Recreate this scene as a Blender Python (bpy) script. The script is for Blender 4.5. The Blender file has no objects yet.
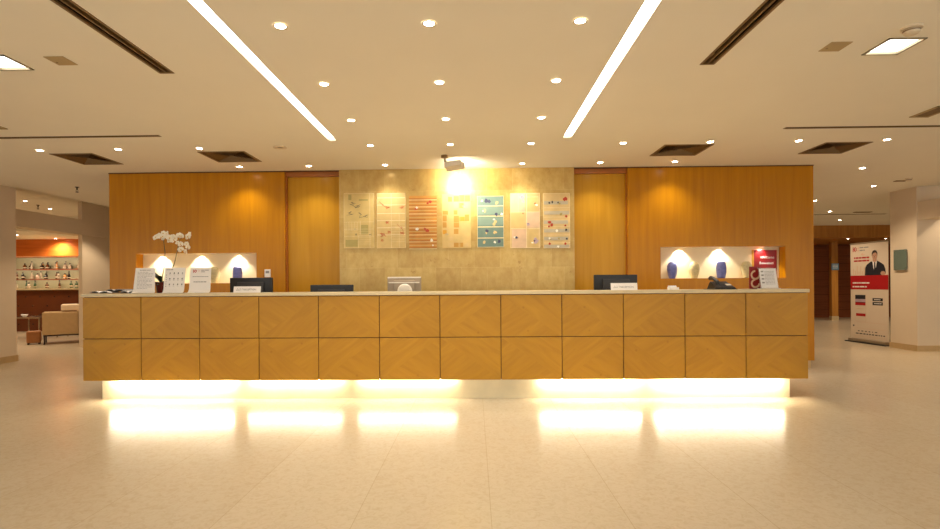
import bpy, bmesh, math, random
from mathutils import Vector, Matrix

random.seed(7)
C = bpy.context.scene.collection
PI = math.pi
CEIL = 2.83

# ------------------------------------------------------------------ materials
def srgb(r, g, b):
    f = lambda c: (c / 12.92 if c <= .04045 else ((c + .055) / 1.055) ** 2.4)
    return (f(r / 255), f(g / 255), f(b / 255), 1)

def new_mat(name):
    m = bpy.data.materials.new(name)
    m.use_nodes = True
    nt = m.node_tree
    b = nt.nodes['Principled BSDF']
    return m, nt, b

def plain(name, col, rough=.5, metal=0, spec=.5, trans=0, alpha=1, noise=.06, nscale=12):
    """Solid colour with slight procedural variation."""
    m, nt, b = new_mat(name)
    b.inputs['Roughness'].default_value = rough
    b.inputs['Metallic'].default_value = metal
    b.inputs['Specular IOR Level'].default_value = spec
    b.inputs['Transmission Weight'].default_value = trans
    b.inputs['Alpha'].default_value = alpha
    if noise:
        tc = nt.nodes.new('ShaderNodeTexCoord')
        n = nt.nodes.new('ShaderNodeTexNoise')
        n.inputs['Scale'].default_value = nscale
        n.inputs['Detail'].default_value = 3
        nt.links.new(tc.outputs['Object'], n.inputs['Vector'])
        r = nt.nodes.new('ShaderNodeValToRGB')
        r.color_ramp.elements[0].position = .3
        r.color_ramp.elements[1].position = .7
        r.color_ramp.elements[0].color = [max(0, c * (1 - noise)) for c in col[:3]] + [1]
        r.color_ramp.elements[1].color = [min(1, c * (1 + noise)) for c in col[:3]] + [1]
        nt.links.new(n.outputs['Fac'], r.inputs['Fac'])
        nt.links.new(r.outputs['Color'], b.inputs['Base Color'])
    else:
        b.inputs['Base Color'].default_value = col
    return m

def emit(name, col, strength):
    m, nt, b = new_mat(name)
    b.inputs['Base Color'].default_value = (.8, .8, .8, 1)
    b.inputs['Emission Color'].default_value = col
    b.inputs['Emission Strength'].default_value = strength
    return m

def wood(name, dark, light, scale=(9, 9, .7), rough=.35, spec=.5, coat=0, detail=6, contrast=(.3, .72)):
    m, nt, b = new_mat(name)
    N, L = nt.nodes.new, nt.links.new
    tc = N('ShaderNodeTexCoord'); mp = N('ShaderNodeMapping')
    mp.inputs['Scale'].default_value = scale
    L(tc.outputs['Object'], mp.inputs['Vector'])
    n = N('ShaderNodeTexNoise'); n.inputs['Scale'].default_value = 2.2
    n.inputs['Detail'].default_value = detail; n.inputs['Distortion'].default_value = .5
    L(mp.outputs['Vector'], n.inputs['Vector'])
    r = N('ShaderNodeValToRGB')
    r.color_ramp.elements[0].position, r.color_ramp.elements[1].position = contrast
    r.color_ramp.elements[0].color = dark; r.color_ramp.elements[1].color = light
    L(n.outputs['Fac'], r.inputs['Fac'])
    L(r.outputs['Color'], b.inputs['Base Color'])
    b.inputs['Roughness'].default_value = rough
    b.inputs['Specular IOR Level'].default_value = spec
    b.inputs['Coat Weight'].default_value = coat
    b.inputs['Coat Roughness'].default_value = .15
    return m

def veneer(name, sgn, angle_a, angle_b, dark, light, off):
    """Panel veneer whose grain changes direction across the panel diagonal."""
    m, nt, b = new_mat(name)
    N, L = nt.nodes.new, nt.links.new
    tc = N('ShaderNodeTexCoord')
    sep = N('ShaderNodeSeparateXYZ'); L(tc.outputs['Object'], sep.inputs['Vector'])
    mul = N('ShaderNodeMath'); mul.operation = 'MULTIPLY'; mul.inputs[1].default_value = sgn * .70
    L(sep.outputs['X'], mul.inputs[0])
    gt = N('ShaderNodeMath'); gt.operation = 'GREATER_THAN'
    L(sep.outputs['Z'], gt.inputs[0]); L(mul.outputs[0], gt.inputs[1])
    fac = []
    for k, ang in enumerate((angle_a, angle_b)):
        mp = N('ShaderNodeMapping')
        mp.vector_type = 'TEXTURE'
        mp.inputs['Location'].default_value = (off + k * .37, 0, off * .7)
        mp.inputs['Rotation'].default_value = (0, ang, 0)
        mp.inputs['Scale'].default_value = (.55, .1, .085)
        L(tc.outputs['Object'], mp.inputs['Vector'])
        n = N('ShaderNodeTexNoise'); n.inputs['Scale'].default_value = 1.2
        n.inputs['Detail'].default_value = 5; n.inputs['Distortion'].default_value = .7
        L(mp.outputs['Vector'], n.inputs['Vector'])
        fac.append(n.outputs['Fac'])
    mx = N('ShaderNodeMix'); mx.data_type = 'FLOAT'
    L(gt.outputs[0], mx.inputs[0]); L(fac[0], mx.inputs[2]); L(fac[1], mx.inputs[3])
    ad = N('ShaderNodeMath'); ad.operation = 'MULTIPLY_ADD'      # one side a shade lighter
    L(gt.outputs[0], ad.inputs[0]); ad.inputs[1].default_value = .07; L(mx.outputs[0], ad.inputs[2])
    kn = N('ShaderNodeTexVoronoi'); kn.inputs['Scale'].default_value = 5.5
    mp2 = N('ShaderNodeMapping'); mp2.inputs['Location'].default_value = (off * 3.1, 0, off * 1.7)
    L(tc.outputs['Object'], mp2.inputs['Vector']); L(mp2.outputs['Vector'], kn.inputs['Vector'])
    kr = N('ShaderNodeValToRGB')
    kr.color_ramp.elements[0].position = .03; kr.color_ramp.elements[1].position = .09
    kr.color_ramp.elements[0].color = (.8, .76, .7, 1); kr.color_ramp.elements[1].color = (1, 1, 1, 1)
    L(kn.outputs['Distance'], kr.inputs['Fac'])
    r = N('ShaderNodeValToRGB')
    r.color_ramp.elements[0].position, r.color_ramp.elements[1].position = .3, .78
    r.color_ramp.elements[0].color = dark; r.color_ramp.elements[1].color = light
    L(ad.outputs[0], r.inputs['Fac'])
    mm = N('ShaderNodeMix'); mm.data_type = 'RGBA'; mm.blend_type = 'MULTIPLY'; mm.inputs[0].default_value = .8
    L(r.outputs['Color'], mm.inputs[6]); L(kr.outputs['Color'], mm.inputs[7])
    L(mm.outputs[2], b.inputs['Base Color'])
    b.inputs['Roughness'].default_value = .42
    b.inputs['Specular IOR Level'].default_value = .4
    return m

def floor_mat():
    m, nt, b = new_mat('polished_limestone')
    N, L = nt.nodes.new, nt.links.new
    tc = N('ShaderNodeTexCoord'); mp = N('ShaderNodeMapping')
    mp.inputs['Location'].default_value = (-.078, 0, 0)
    L(tc.outputs['Object'], mp.inputs['Vector'])
    br = N('ShaderNodeTexBrick'); br.offset = 0
    br.inputs['Scale'].default_value = 1
    br.inputs['Brick Width'].default_value = .7; br.inputs['Row Height'].default_value = 7
    br.inputs['Mortar Size'].default_value = .0022; br.inputs['Mortar Smooth'].default_value = .6
    br.inputs['Color1'].default_value = FLOOR_A; br.inputs['Color2'].default_value = FLOOR_B
    br.inputs['Mortar'].default_value = FLOOR_J
    L(mp.outputs['Vector'], br.inputs['Vector'])
    n = N('ShaderNodeTexNoise'); n.inputs['Scale'].default_value = 26; n.inputs['Detail'].default_value = 8
    n.inputs['Roughness'].default_value = .65; n.inputs['Distortion'].default_value = 1.2
    L(tc.outputs['Object'], n.inputs['Vector'])
    r = N('ShaderNodeValToRGB')
    r.color_ramp.elements[0].position, r.color_ramp.elements[1].position = .33, .55
    r.color_ramp.elements[0].color = (.9, .87, .82, 1); r.color_ramp.elements[1].color = (1, 1, 1, 1)
    L(n.outputs['Fac'], r.inputs['Fac'])
    n2 = N('ShaderNodeTexNoise'); n2.inputs['Scale'].default_value = 1.1; n2.inputs['Detail'].default_value = 3
    L(tc.outputs['Object'], n2.inputs['Vector'])
    r2 = N('ShaderNodeValToRGB')
    r2.color_ramp.elements[0].color = (.93, .92, .9, 1); r2.color_ramp.elements[1].color = (1, 1, 1, 1)
    L(n2.outputs['Fac'], r2.inputs['Fac'])
    prev = br.outputs['Color']
    for rr in (r, r2):
        mm = N('ShaderNodeMix'); mm.data_type = 'RGBA'; mm.blend_type = 'MULTIPLY'; mm.inputs[0].default_value = 1
        L(prev, mm.inputs[6]); L(rr.outputs['Color'], mm.inputs[7]); prev = mm.outputs[2]
    L(prev, b.inputs['Base Color'])
    b.inputs['Roughness'].default_value = .23
    b.inputs['Specular IOR Level'].default_value = .5
    return m

def gold_mat():
    m, nt, b = new_mat('gold_leaf_plaster')
    N, L = nt.nodes.new, nt.links.new
    tc = N('ShaderNodeTexCoord')
    mp = N('ShaderNodeMapping'); mp.inputs['Rotation'].default_value = (PI / 2, 0, 0)
    L(tc.outputs['Object'], mp.inputs['Vector'])
    br = N('ShaderNodeTexBrick'); br.offset = .5
    br.inputs['Scale'].default_value = 1; br.inputs['Brick Width'].default_value = .36; br.inputs['Row Height'].default_value = .36
    br.inputs['Mortar Size'].default_value = .004; br.inputs['Mortar Smooth'].default_value = 1
    br.inputs['Color1'].default_value = srgb(210, 180, 110); br.inputs['Color2'].default_value = srgb(196, 164, 96)
    br.inputs['Mortar'].default_value = srgb(212, 184, 120)
    L(mp.outputs['Vector'], br.inputs['Vector'])
    n = N('ShaderNodeTexNoise'); n.inputs['Scale'].default_value = 7; n.inputs['Detail'].default_value = 9
    n.inputs['Roughness'].default_value = .7
    ms = N('ShaderNodeMapping'); ms.inputs['Scale'].default_value = (1.2, 1, .8)
    L(tc.outputs['Object'], ms.inputs['Vector']); L(ms.outputs['Vector'], n.inputs['Vector'])
    r = N('ShaderNodeValToRGB')
    r.color_ramp.elements[0].position, r.color_ramp.elements[1].position = .32, .62
    r.color_ramp.elements[0].color = srgb(230, 216, 190); r.color_ramp.elements[1].color = (1, 1, 1, 1)
    L(n.outputs['Fac'], r.inputs['Fac'])
    mm = N('ShaderNodeMix'); mm.data_type = 'RGBA'; mm.blend_type = 'MULTIPLY'; mm.inputs[0].default_value = .85
    L(br.outputs['Color'], mm.inputs[6]); L(r.outputs['Color'], mm.inputs[7])
    st = N('ShaderNodeTexNoise'); st.inputs['Scale'].default_value = 5; st.inputs['Detail'].default_value = 6; st.inputs['Roughness'].default_value = .75
    L(tc.outputs['Object'], st.inputs['Vector'])
    sr = N('ShaderNodeValToRGB')                       # sparse tarnish spots
    sr.color_ramp.elements[0].position, sr.color_ramp.elements[1].position = .62, .74
    sr.color_ramp.elements[0].color = (1, 1, 1, 1); sr.color_ramp.elements[1].color = srgb(196, 160, 120)
    L(st.outputs['Fac'], sr.inputs['Fac'])
    m2 = N('ShaderNodeMix'); m2.data_type = 'RGBA'; m2.blend_type = 'MULTIPLY'; m2.inputs[0].default_value = 1
    L(mm.outputs[2], m2.inputs[6]); L(sr.outputs['Color'], m2.inputs[7])
    L(m2.outputs[2], b.inputs['Base Color'])
    b.inputs['Metallic'].default_value = .25
    b.inputs['Roughness'].default_value = .34
    bp = N('ShaderNodeBump'); bp.inputs['Strength'].default_value = .12; bp.inputs['Distance'].default_value = .01
    L(n.outputs['Fac'], bp.inputs['Height']); L(bp.outputs['Normal'], b.inputs['Normal'])
    return m

FLOOR_A, FLOOR_B, FLOOR_J = srgb(204, 189, 164), srgb(201, 185, 159), srgb(182, 164, 134)
M = {}
M['floor'] = floor_mat()
M['ceiling'] = plain('warm_white_ceiling_paint', srgb(242, 236, 221), .9, spec=.2, noise=.01, nscale=2)
M['wall'] = plain('cream_wall_paint', srgb(226, 208, 182), .8, spec=.2, noise=.02, nscale=3)
M['beam'] = plain('cream_beam_paint', srgb(224, 206, 180), .8, spec=.2, noise=.02, nscale=3)
M['office'] = plain('plain_back_wall', srgb(190, 160, 120), .8, noise=.02)
M['wood_wall'] = wood('honey_maple_veneer', srgb(176, 112, 0), srgb(192, 128, 4), (7, 7, .35), .3, .2, .08)
M['wood_band'] = wood('reddish_trim_veneer', srgb(158, 86, 18), srgb(174, 100, 26), (.5, 8, 8), .35)
M['wood_recess'] = wood('pale_honey_veneer', srgb(186, 131, 24), srgb(198, 145, 36), (7, 7, .35), .3, .2, .08)
M['gold'] = gold_mat()
M['niche'] = plain('niche_cream_lining', srgb(238, 218, 180), .7, noise=.02)
VD, VL = srgb(168, 118, 18), srgb(186, 135, 28)
M['veneer'] = [veneer('maple_panel_veneer_%s' % n, s, a, bb, VD, VL, o) for n, s, a, bb, o in (
    ('one', 1, .6, -.6, .1), ('two', -1, -.6, .6, 1.3), ('three', 1, -.75, .5, 2.7), ('four', -1, .75, -.5, 4.1), ('five', 1, .55, -.7, 5.9), ('six', -1, -.55, .75, 7.7))]
M['joint'] = plain('dark_panel_joint', srgb(88, 52, 18), .7, noise=0)
M['slab'] = plain('cream_stone_slab', srgb(208, 188, 146), .3, noise=.04, nscale=20)
M['plinth'] = plain('cream_marble_plinth', srgb(226, 212, 176), .35, noise=.07, nscale=6)
M['base'] = plain('beige_stone_skirting', srgb(196, 166, 120), .35, noise=.05)
M['tube'] = [emit('tube_glow_%s' % n, (1, .9, .66, 1), s) for n, s in (('strong', 140), ('medium', 64), ('soft', 58), ('off', .4), ('bright', 100))]
M['strip'] = emit('strip_light_glow', (1, .96, .88, 1), 9)
M['square_glow'] = emit('square_lamp_glow', (1, .97, .9, 1), 6)
M['lens'] = emit('downlight_glow', (1, .93, .8, 1), 40)
M['puck'] = emit('niche_lamp_glow', (1, .88, .65, 1), 10)
M['flood'] = emit('floodlight_glow', (1, .93, .75, 1), 60)
M['trim'] = plain('satin_white_trim', srgb(222, 206, 178), .4, noise=0)
M['grey_trim'] = plain('grey_frame_metal', srgb(150, 138, 112), .45, .3, noise=0)
M['vent'] = plain('bronze_grille_metal', srgb(128, 100, 64), .5, .2, noise=.04)
M['dark'] = plain('black_void', srgb(38, 22, 14), .9, noise=0)
M['access'] = plain('access_panel_paint', srgb(176, 154, 114), .8, noise=0)
M['black'] = plain('black_plastic', srgb(24, 22, 22), .4, noise=.1, nscale=40)
M['dark_grey'] = plain('charcoal_plastic', srgb(52, 50, 50), .45, noise=.05)
M['silver'] = plain('silver_plastic', srgb(158, 140, 116), .4, .2, noise=.03)
M['silver_lt'] = plain('pale_silver_plastic', srgb(226, 216, 200), .4, noise=.02)
M['paper'] = plain('white_card', srgb(242, 236, 230), .6, noise=.01)
M['paper2'] = plain('white_paper', srgb(232, 228, 226), .6, noise=.02)
M['banner_sheet'] = plain('cream_banner_sheet', srgb(224, 206, 184), .6, noise=.01)
M['ink'] = plain('grey_ink', srgb(150, 145, 142), .7, noise=0)
M['ink_dark'] = plain('dark_ink', srgb(70, 66, 66), .7, noise=0)
M['red'] = plain('red_print', srgb(178, 26, 30), .5, noise=.02)
M['red_dk'] = plain('crimson_card', srgb(140, 8, 12), .45, noise=.03)
M['pink'] = plain('pale_red_print', srgb(222, 140, 110), .6, noise=0)
M['acrylic'] = plain('clear_acrylic', (1, 1, 1, 1), .05, trans=.92, noise=0)
M['pot'] = plain('dark_red_glaze', srgb(96, 18, 14), .2, noise=.1)
M['leaf'] = plain('dark_orchid_leaf', srgb(36, 48, 26), .35, noise=.15)
M['stem'] = plain('orchid_stem_green', srgb(84, 84, 36), .5, noise=.1)
M['petal'] = plain('white_orchid_petal', srgb(250, 238, 214), .6, noise=.03)
M['lip'] = plain('yellow_orchid_lip', srgb(222, 176, 90), .6, noise=0)
M['blue'] = plain('periwinkle_ceramic', srgb(104, 108, 168), .55, noise=.14, nscale=38)
M['beige'] = plain('sandy_ceramic', srgb(186, 168, 124), .6, noise=.14, nscale=38)
M['cream_fabric'] = plain('cream_upholstery', srgb(196, 168, 126), .85, spec=.2, noise=.04)
M['cushion'] = plain('pale_cushion_fabric', srgb(234, 216, 190), .85, spec=.2, noise=.03)
M['dark_metal'] = plain('dark_chair_metal', srgb(48, 36, 28), .4, .4, noise=0)
M['chrome'] = plain('chrome_metal', srgb(206, 190, 168), .2, .9, noise=0)
M['glass'] = plain('table_glass', (.9, .95, .92, 1), .05, trans=.9, noise=0)
M['brown_leather'] = plain('tan_leather', srgb(160, 104, 54), .5, noise=.06)
M['bar_front'] = plain('oxblood_bar_leather', srgb(108, 54, 22), .45, noise=.1, nscale=3)
M['bar_wood'] = wood('cherry_bar_veneer', srgb(206, 108, 40), srgb(226, 132, 58), (.6, 9, 9), .3)
M['shelf'] = plain('reddish_shelf_wood', srgb(130, 66, 36), .4, noise=.06)
M['bar_back'] = plain('greenish_bar_mirror', srgb(150, 142, 112), .5, noise=.04)
M['door_wood'] = wood('dark_walnut_planks', srgb(122, 62, 30), srgb(152, 84, 44), (.5, 9, 14), .35)
M['post_wood'] = wood('amber_post_veneer', srgb(170, 112, 44), srgb(196, 138, 62), (8, 8, .5), .3)
M['plaque'] = plain('green_glass_plaque', srgb(108, 122, 110), .2, noise=.03)
M['sky_blue'] = plain('blue_sign_face', srgb(92, 140, 170), .5, noise=0)
M['skin'] = plain('printed_skin', srgb(196, 150, 124), .6, noise=0)
M['suit'] = plain('printed_dark_suit', srgb(34, 32, 40), .6, noise=0)
M['hair'] = plain('printed_hair', srgb(56, 46, 42), .6, noise=0)
BOT = {k: plain(k + '_bottle_glass', srgb(*c), .15, noise=0) for k, c in dict(
    black=(30, 22, 18), brown=(84, 44, 20), green=(48, 66, 42), amber=(176, 116, 60), clear=(150, 134, 114), pink=(190, 150, 130)).items()}
M['label'] = plain('bottle_label_paper', srgb(176, 156, 130), .6, noise=0)
ART = {k: plain('paint_' + k, srgb(*c), .6, noise=.08, nscale=9) for k, c in dict(
    straw=(212, 184, 116), straw_lt=(214, 184, 120), cream=(236, 216, 166), sand=(216, 186, 128), orange=(212, 154, 70), orange_dk=(190, 120, 44), red=(186, 62, 34),
    yellow=(208, 152, 44), gold=(196, 144, 60), white=(246, 240, 224), teal=(108, 132, 122), teal_lt=(122, 146, 134), pink=(220, 186, 152), mauve=(190, 166, 176),
    navy=(62, 66, 96), black=(60, 58, 58), grey=(190, 178, 152), olive=(176, 158, 92), brick=(204, 112, 62)).items()}

# ------------------------------------------------------------------ mesh helper
class MB:
    def __init__(s):
        s.v, s.f, s.m = [], [], []
    def add(s, vs, fs, mi=0):
        o = len(s.v)
        s.v += [tuple(p) for p in vs]
        for f in fs:
            s.f.append([o + i for i in f]); s.m.append(mi)
        return s
    def box(s, x0, x1, y0, y1, z0, z1, mi=0):
        vs = [(x0, y0, z0), (x1, y0, z0), (x1, y1, z0), (x0, y1, z0), (x0, y0, z1), (x1, y0, z1), (x1, y1, z1), (x0, y1, z1)]
        return s.add(vs, [(0, 3, 2, 1), (4, 5, 6, 7), (0, 1, 5, 4), (1, 2, 6, 5), (2, 3, 7, 6), (3, 0, 4, 7)], mi)
    def lathe(s, prof, n=20, mi=0, c=(0, 0), caps=True):
        vs = []
        for r, z in prof:
            for k in range(n):
                a = 2 * PI * k / n
                vs.append((c[0] + r * math.cos(a), c[1] + r * math.sin(a), z))
        fs = []
        for i in range(len(prof) - 1):
            for k in range(n):
                k2 = (k + 1) % n
                fs.append((i * n + k, i * n + k2, (i + 1) * n + k2, (i + 1) * n + k))
        if caps:
            fs.append(tuple(range(n - 1, -1, -1)))
            fs.append(tuple((len(prof) - 1) * n + k for k in range(n)))
        return s.add(vs, fs, mi)
    def tube(s, pts, rad, n=8, mi=0):
        pts = [Vector(p) for p in pts]
        if not hasattr(rad, '__len__'): rad = [rad] * len(pts)
        vs = []
        for i, p in enumerate(pts):
            d = (pts[min(i + 1, len(pts) - 1)] - pts[max(i - 1, 0)]).normalized()
            a = d.cross(Vector((0, 0, 1)))
            if a.length < .05: a = d.cross(Vector((1, 0, 0)))
            a.normalize(); b = d.cross(a).normalized()
            for k in range(n):
                t = 2 * PI * k / n
                vs.append(p + a * rad[i] * math.cos(t) + b * rad[i] * math.sin(t))
        fs = []
        for i in range(len(pts) - 1):
            for k in range(n):
                k2 = (k + 1) % n
                fs.append((i * n + k, i * n + k2, (i + 1) * n + k2, (i + 1) * n + k))
        fs.append(tuple(range(n - 1, -1, -1))); fs.append(tuple((len(pts) - 1) * n + k for k in range(n)))
        return s.add(vs, fs, mi)
    def prism(s, poly, y0, y1, mi=0):
        """poly in (x,z), extruded along y."""
        n = len(poly)
        vs = [(x, y0, z) for x, z in poly] + [(x, y1, z) for x, z in poly]
        fs = [tuple(range(n)), tuple(range(2 * n - 1, n - 1, -1))]
        fs += [(k, n + k, n + (k + 1) % n, (k + 1) % n) for k in range(n)]
        return s.add(vs, fs, mi)
    def build(s, name, mats, parent=None, smooth=False, bevel=0, loc=None):
        me = bpy.data.meshes.new(name)
        me.from_pydata(s.v, [], s.f)
        if not isinstance(mats, (list, tuple)): mats = [mats]
        for m in mats: me.materials.append(m)
        me.polygons.foreach_set('material_index', s.m)
        bm = bmesh.new(); bm.from_mesh(me)
        bmesh.ops.recalc_face_normals(bm, faces=bm.faces)
        if bevel:
            bmesh.ops.bevel(bm, geom=[e for e in bm.edges if e.is_manifold and e.calc_face_angle(0) > .6], offset=bevel, segments=2, affect='EDGES', profile=.5)
        bm.to_mesh(me); bm.free()
        if smooth:
            me.polygons.foreach_set('use_smooth', [True] * len(me.polygons))
        o = bpy.data.objects.new(name, me); C.objects.link(o)
        if parent: o.parent = parent
        if loc: o.location = loc
        return o

def tag(o, label, cat, group=None):
    o['label'] = label; o['category'] = cat
    if group: o['group'] = group
    return o
def thing(name, label, cat, loc=(0, 0, 0), rz=0, group=None):
    o = bpy.data.objects.new(name, None); C.objects.link(o)
    o.empty_display_size = .05
    o.location = loc; o.rotation_euler = (0, 0, rz)
    return tag(o, label, cat, group)
def struct(mb, name, mats, **k):
    o = mb.build(name, mats, **k); o['kind'] = 'structure'; return o
def dup(o, parent=None):
    c = o.copy(); C.objects.link(c)
    if parent: c.parent = parent
    for ch in list(o.children): dup(ch, c)
    return c
def lettering(body, size, mat, parent, loc, rot=(PI / 2, 0, 0), align='LEFT', name='lettering', shear=0):
    cu = bpy.data.curves.new('t', 'FONT'); cu.body = body; cu.size = size; cu.extrude = .0006
    cu.align_x = align; cu.shear = shear; cu.resolution_u = 2
    t = bpy.data.objects.new('t', cu); C.objects.link(t)
    me = bpy.data.meshes.new_from_object(t.evaluated_get(bpy.context.evaluated_depsgraph_get()))
    bpy.data.objects.remove(t); bpy.data.curves.remove(cu)
    me.materials.clear(); me.materials.append(mat)
    o = bpy.data.objects.new(name, me); C.objects.link(o)
    o.parent = parent; o.location = loc; o.rotation_euler = rot
    return o
def greek(mb, x0, x1, z, h, y0, y1, rnd, mi=0, word=.02, gap=.006):
    """A line of print too small to read: word-shaped dashes."""
    x = x0
    while x < x1 - word * .4:
        w = min(word * rnd.uniform(.5, 1.6), x1 - x)
        mb.box(x, x + w, y0, y1, z, z + h, mi)
        x += w + gap
def light(kind, name, loc, energy, col, parent=None, **k):
    L = bpy.data.lights.new(name, kind); L.energy = energy; L.color = col
    for a, b in k.items(): setattr(L, a, b)
    o = bpy.data.objects.new(name, L); C.objects.link(o); o.location = loc
    if parent: o.parent = parent
    return o

def sheet(us, vs, holes, fn):
    """Quads over a u/v grid, leaving out rectangular holes (u0,u1,v0,v1)."""
    U = sorted(set(us) | {h[0] for h in holes} | {h[1] for h in holes})
    V = sorted(set(vs) | {h[2] for h in holes} | {h[3] for h in holes})
    mb = MB(); idx = {}
    def vi(i, j):
        if (i, j) not in idx:
            idx[i, j] = len(mb.v); mb.v.append(fn(U[i], V[j]))
        return idx[i, j]
    for i in range(len(U) - 1):
        for j in range(len(V) - 1):
            cu, cv = (U[i] + U[i + 1]) / 2, (V[j] + V[j + 1]) / 2
            if any(h[0] < cu < h[1] and h[2] < cv < h[3] for h in holes): continue
            mb.f.append([vi(i, j), vi(i + 1, j), vi(i + 1, j + 1), vi(i, j + 1)]); mb.m.append(0)
    return mb

# ------------------------------------------------------------------ setting
XL, XR, YF, YB = -16.0, 14.6, -3.0, 18.3
struct(MB().box(XL, XR, YF, YB, -.12, 0), 'floor', M['floor'])

STRIPS = [(-1.63, -1.535, .2, 5.82), (.99, 1.094, .2, 5.82)]
SLOTS = [(-2.39, -2.278, .6, 3.915), (1.692, 1.797, .6, 3.91)]
VENTS = [(-5.17, -4.642, 6.23, 6.8), (-3.34, -2.772, 6.225, 6.75), (2.252, 2.825, 6.17, 6.695), (4.117, 4.652, 6.155, 6.685)]
SQ = [(2.795, 3.032, 3.545, 3.785), (-3.522, -3.285, 3.575, 3.81)]
LINES = [(3.29, 4.95, 5.535, 5.59), (-5.2, -3.39, 5.52, 5.575), (8.2, 9.9, 12.68, 12.76)]
holes = STRIPS + SLOTS + VENTS + SQ + LINES
struct(sheet([XL, -7.44, XR], [YF, YB], holes + [(XL, -7.44, 8.34, YB)], lambda u, v: (u, v, CEIL)), 'ceiling', M['ceiling'])
# lounge ceiling set a little higher than the lobby's
struct(MB().box(XL, -7.44, 8.34, YB, CEIL + .1, CEIL + .14).box(-7.44, -7.42, 8.34, YB, CEIL, CEIL + .1).box(XL, -7.44, 8.32, 8.34, CEIL, CEIL + .1), 'ceiling_lounge', M['ceiling'])
struct(MB().box(XL, XR, YF, YB, CEIL + .3, CEIL + .4), 'roof_slab', M['office'])

# --- veneered back wall, with a lit niche on each side
W = 7.33
NB = 7.49
def niche_wall(name, x0, x1, n):
    mb = sheet([x0, x1], [.11, CEIL], [n], lambda u, v: (u, W, v))
    nx0, nx1, z0, z1 = n
    # ends of the wall slab
    mb.add([(x0, W, .11), (x0, W + .35, .11), (x0, W + .35, CEIL), (x0, W, CEIL)], [(0, 1, 2, 3)])
    mb.add([(x1, W, .11), (x1, W + .35, .11), (x1, W + .35, CEIL), (x1, W, CEIL)], [(0, 1, 2, 3)])
    mb.add([(nx0, W, z0), (nx0, NB, z0), (nx0, NB, z1), (nx0, W, z1)], [(0, 1, 2, 3)])
    mb.add([(nx1, W, z0), (nx1, NB, z0), (nx1, NB, z1), (nx1, W, z1)], [(0, 1, 2, 3)])
    w = struct(mb, name, M['wood_wall'])
    n_ = MB()
    n_.add([(nx0, NB, z0), (nx1, NB, z0), (nx1, NB, z1), (nx0, NB, z1)], [(0, 1, 2, 3)])
    n_.add([(nx0, W, z0), (nx1, W, z0), (nx1, NB, z0), (nx0, NB, z0)], [(0, 1, 2, 3)])
    n_.add([(nx0, W, z1), (nx1, W, z1), (nx1, NB, z1), (nx0, NB, z1)], [(0, 1, 2, 3)])
    n_.build('niche_lining', M['niche'], w)
NL = (-4.832, -3.098, 1.245, 1.672)
NR = (2.607, 4.331, 1.265, 1.704)
niche_wall('wall_back_left', -5.216, -2.685, NL)
niche_wall('wall_back_right', 2.155, 4.72, NR)
for nm, x0, x1 in (('wall_recess_left', -2.685, -1.9), ('wall_recess_right', 1.402, 2.155)):
    struct(MB().box(x0, x1, W + .09, W + .3, .11, CEIL), nm, M['wood_recess'])
struct(MB().box(-2.685, -1.9, W + .045, W + .09, 2.757, CEIL).box(-2.685, -2.668, W + .03, W + .09, .11, 2.757), 'trim_1', M['wood_band'])
struct(MB().box(1.402, 2.155, W + .045, W + .09, 2.757, CEIL).box(2.148, 2.155, W + .05, W + .09, .11, 2.757), 'trim_2', M['wood_band'])
struct(MB().box(-1.9, 1.402, W - .03, W + .3, .11, CEIL), 'wall_back_center', M['gold'])
struct(MB().box(-5.19, 4.69, W + .03, W + .3, 0, .11), 'baseboard_back', M['base'])
struct(MB().box(-5.216, 4.72, W - .012, W + .02, CEIL - .014, CEIL), 'trim_3', M['joint'])
# office block behind the veneered wall
struct(MB().box(-5.2, 4.70, W + .36, 12.0, .0, CEIL), 'wall_office_back', M['office'])

# --- lounge side: pillar, pier, beam, outer walls
struct(MB().box(-9.6, -7.5, 7.3, 8.36, 0, CEIL), 'pillar_left', M['wall'])
struct(MB().box(-9.6, -7.485, 7.285, 8.375, 0, .1), 'baseboard_left', M['base'])
struct(MB().box(-7.98, -7.9, 10.32, 13.2, 0, CEIL + .1), 'wall_pier_left', M['wall'])
struct(MB().box(-8.2, -7.87, 8.36, 13.2, 2.26, 2.556), 'beam_left', M['beam'])
struct(MB().box(XL - .1, XL, YF, YB, 0, CEIL + .3), 'wall_left', M['wall'])
struct(MB().box(XR, XR + .1, YF, YB, 0, CEIL + .3), 'wall_right', M['wall'])
struct(MB().box(XL, XR, YB, YB + .1, 0, CEIL + .3), 'wall_far', M['wall'])
struct(MB().box(XL, -9.6, 7.9, 8.36, 0, CEIL + .1), 'wall_lounge_front', M['wall'])
struct(MB().box(XL, -8.15, 12.4, YB, 2.585, CEIL + .1), 'ceiling_bar', M['ceiling'])
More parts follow.
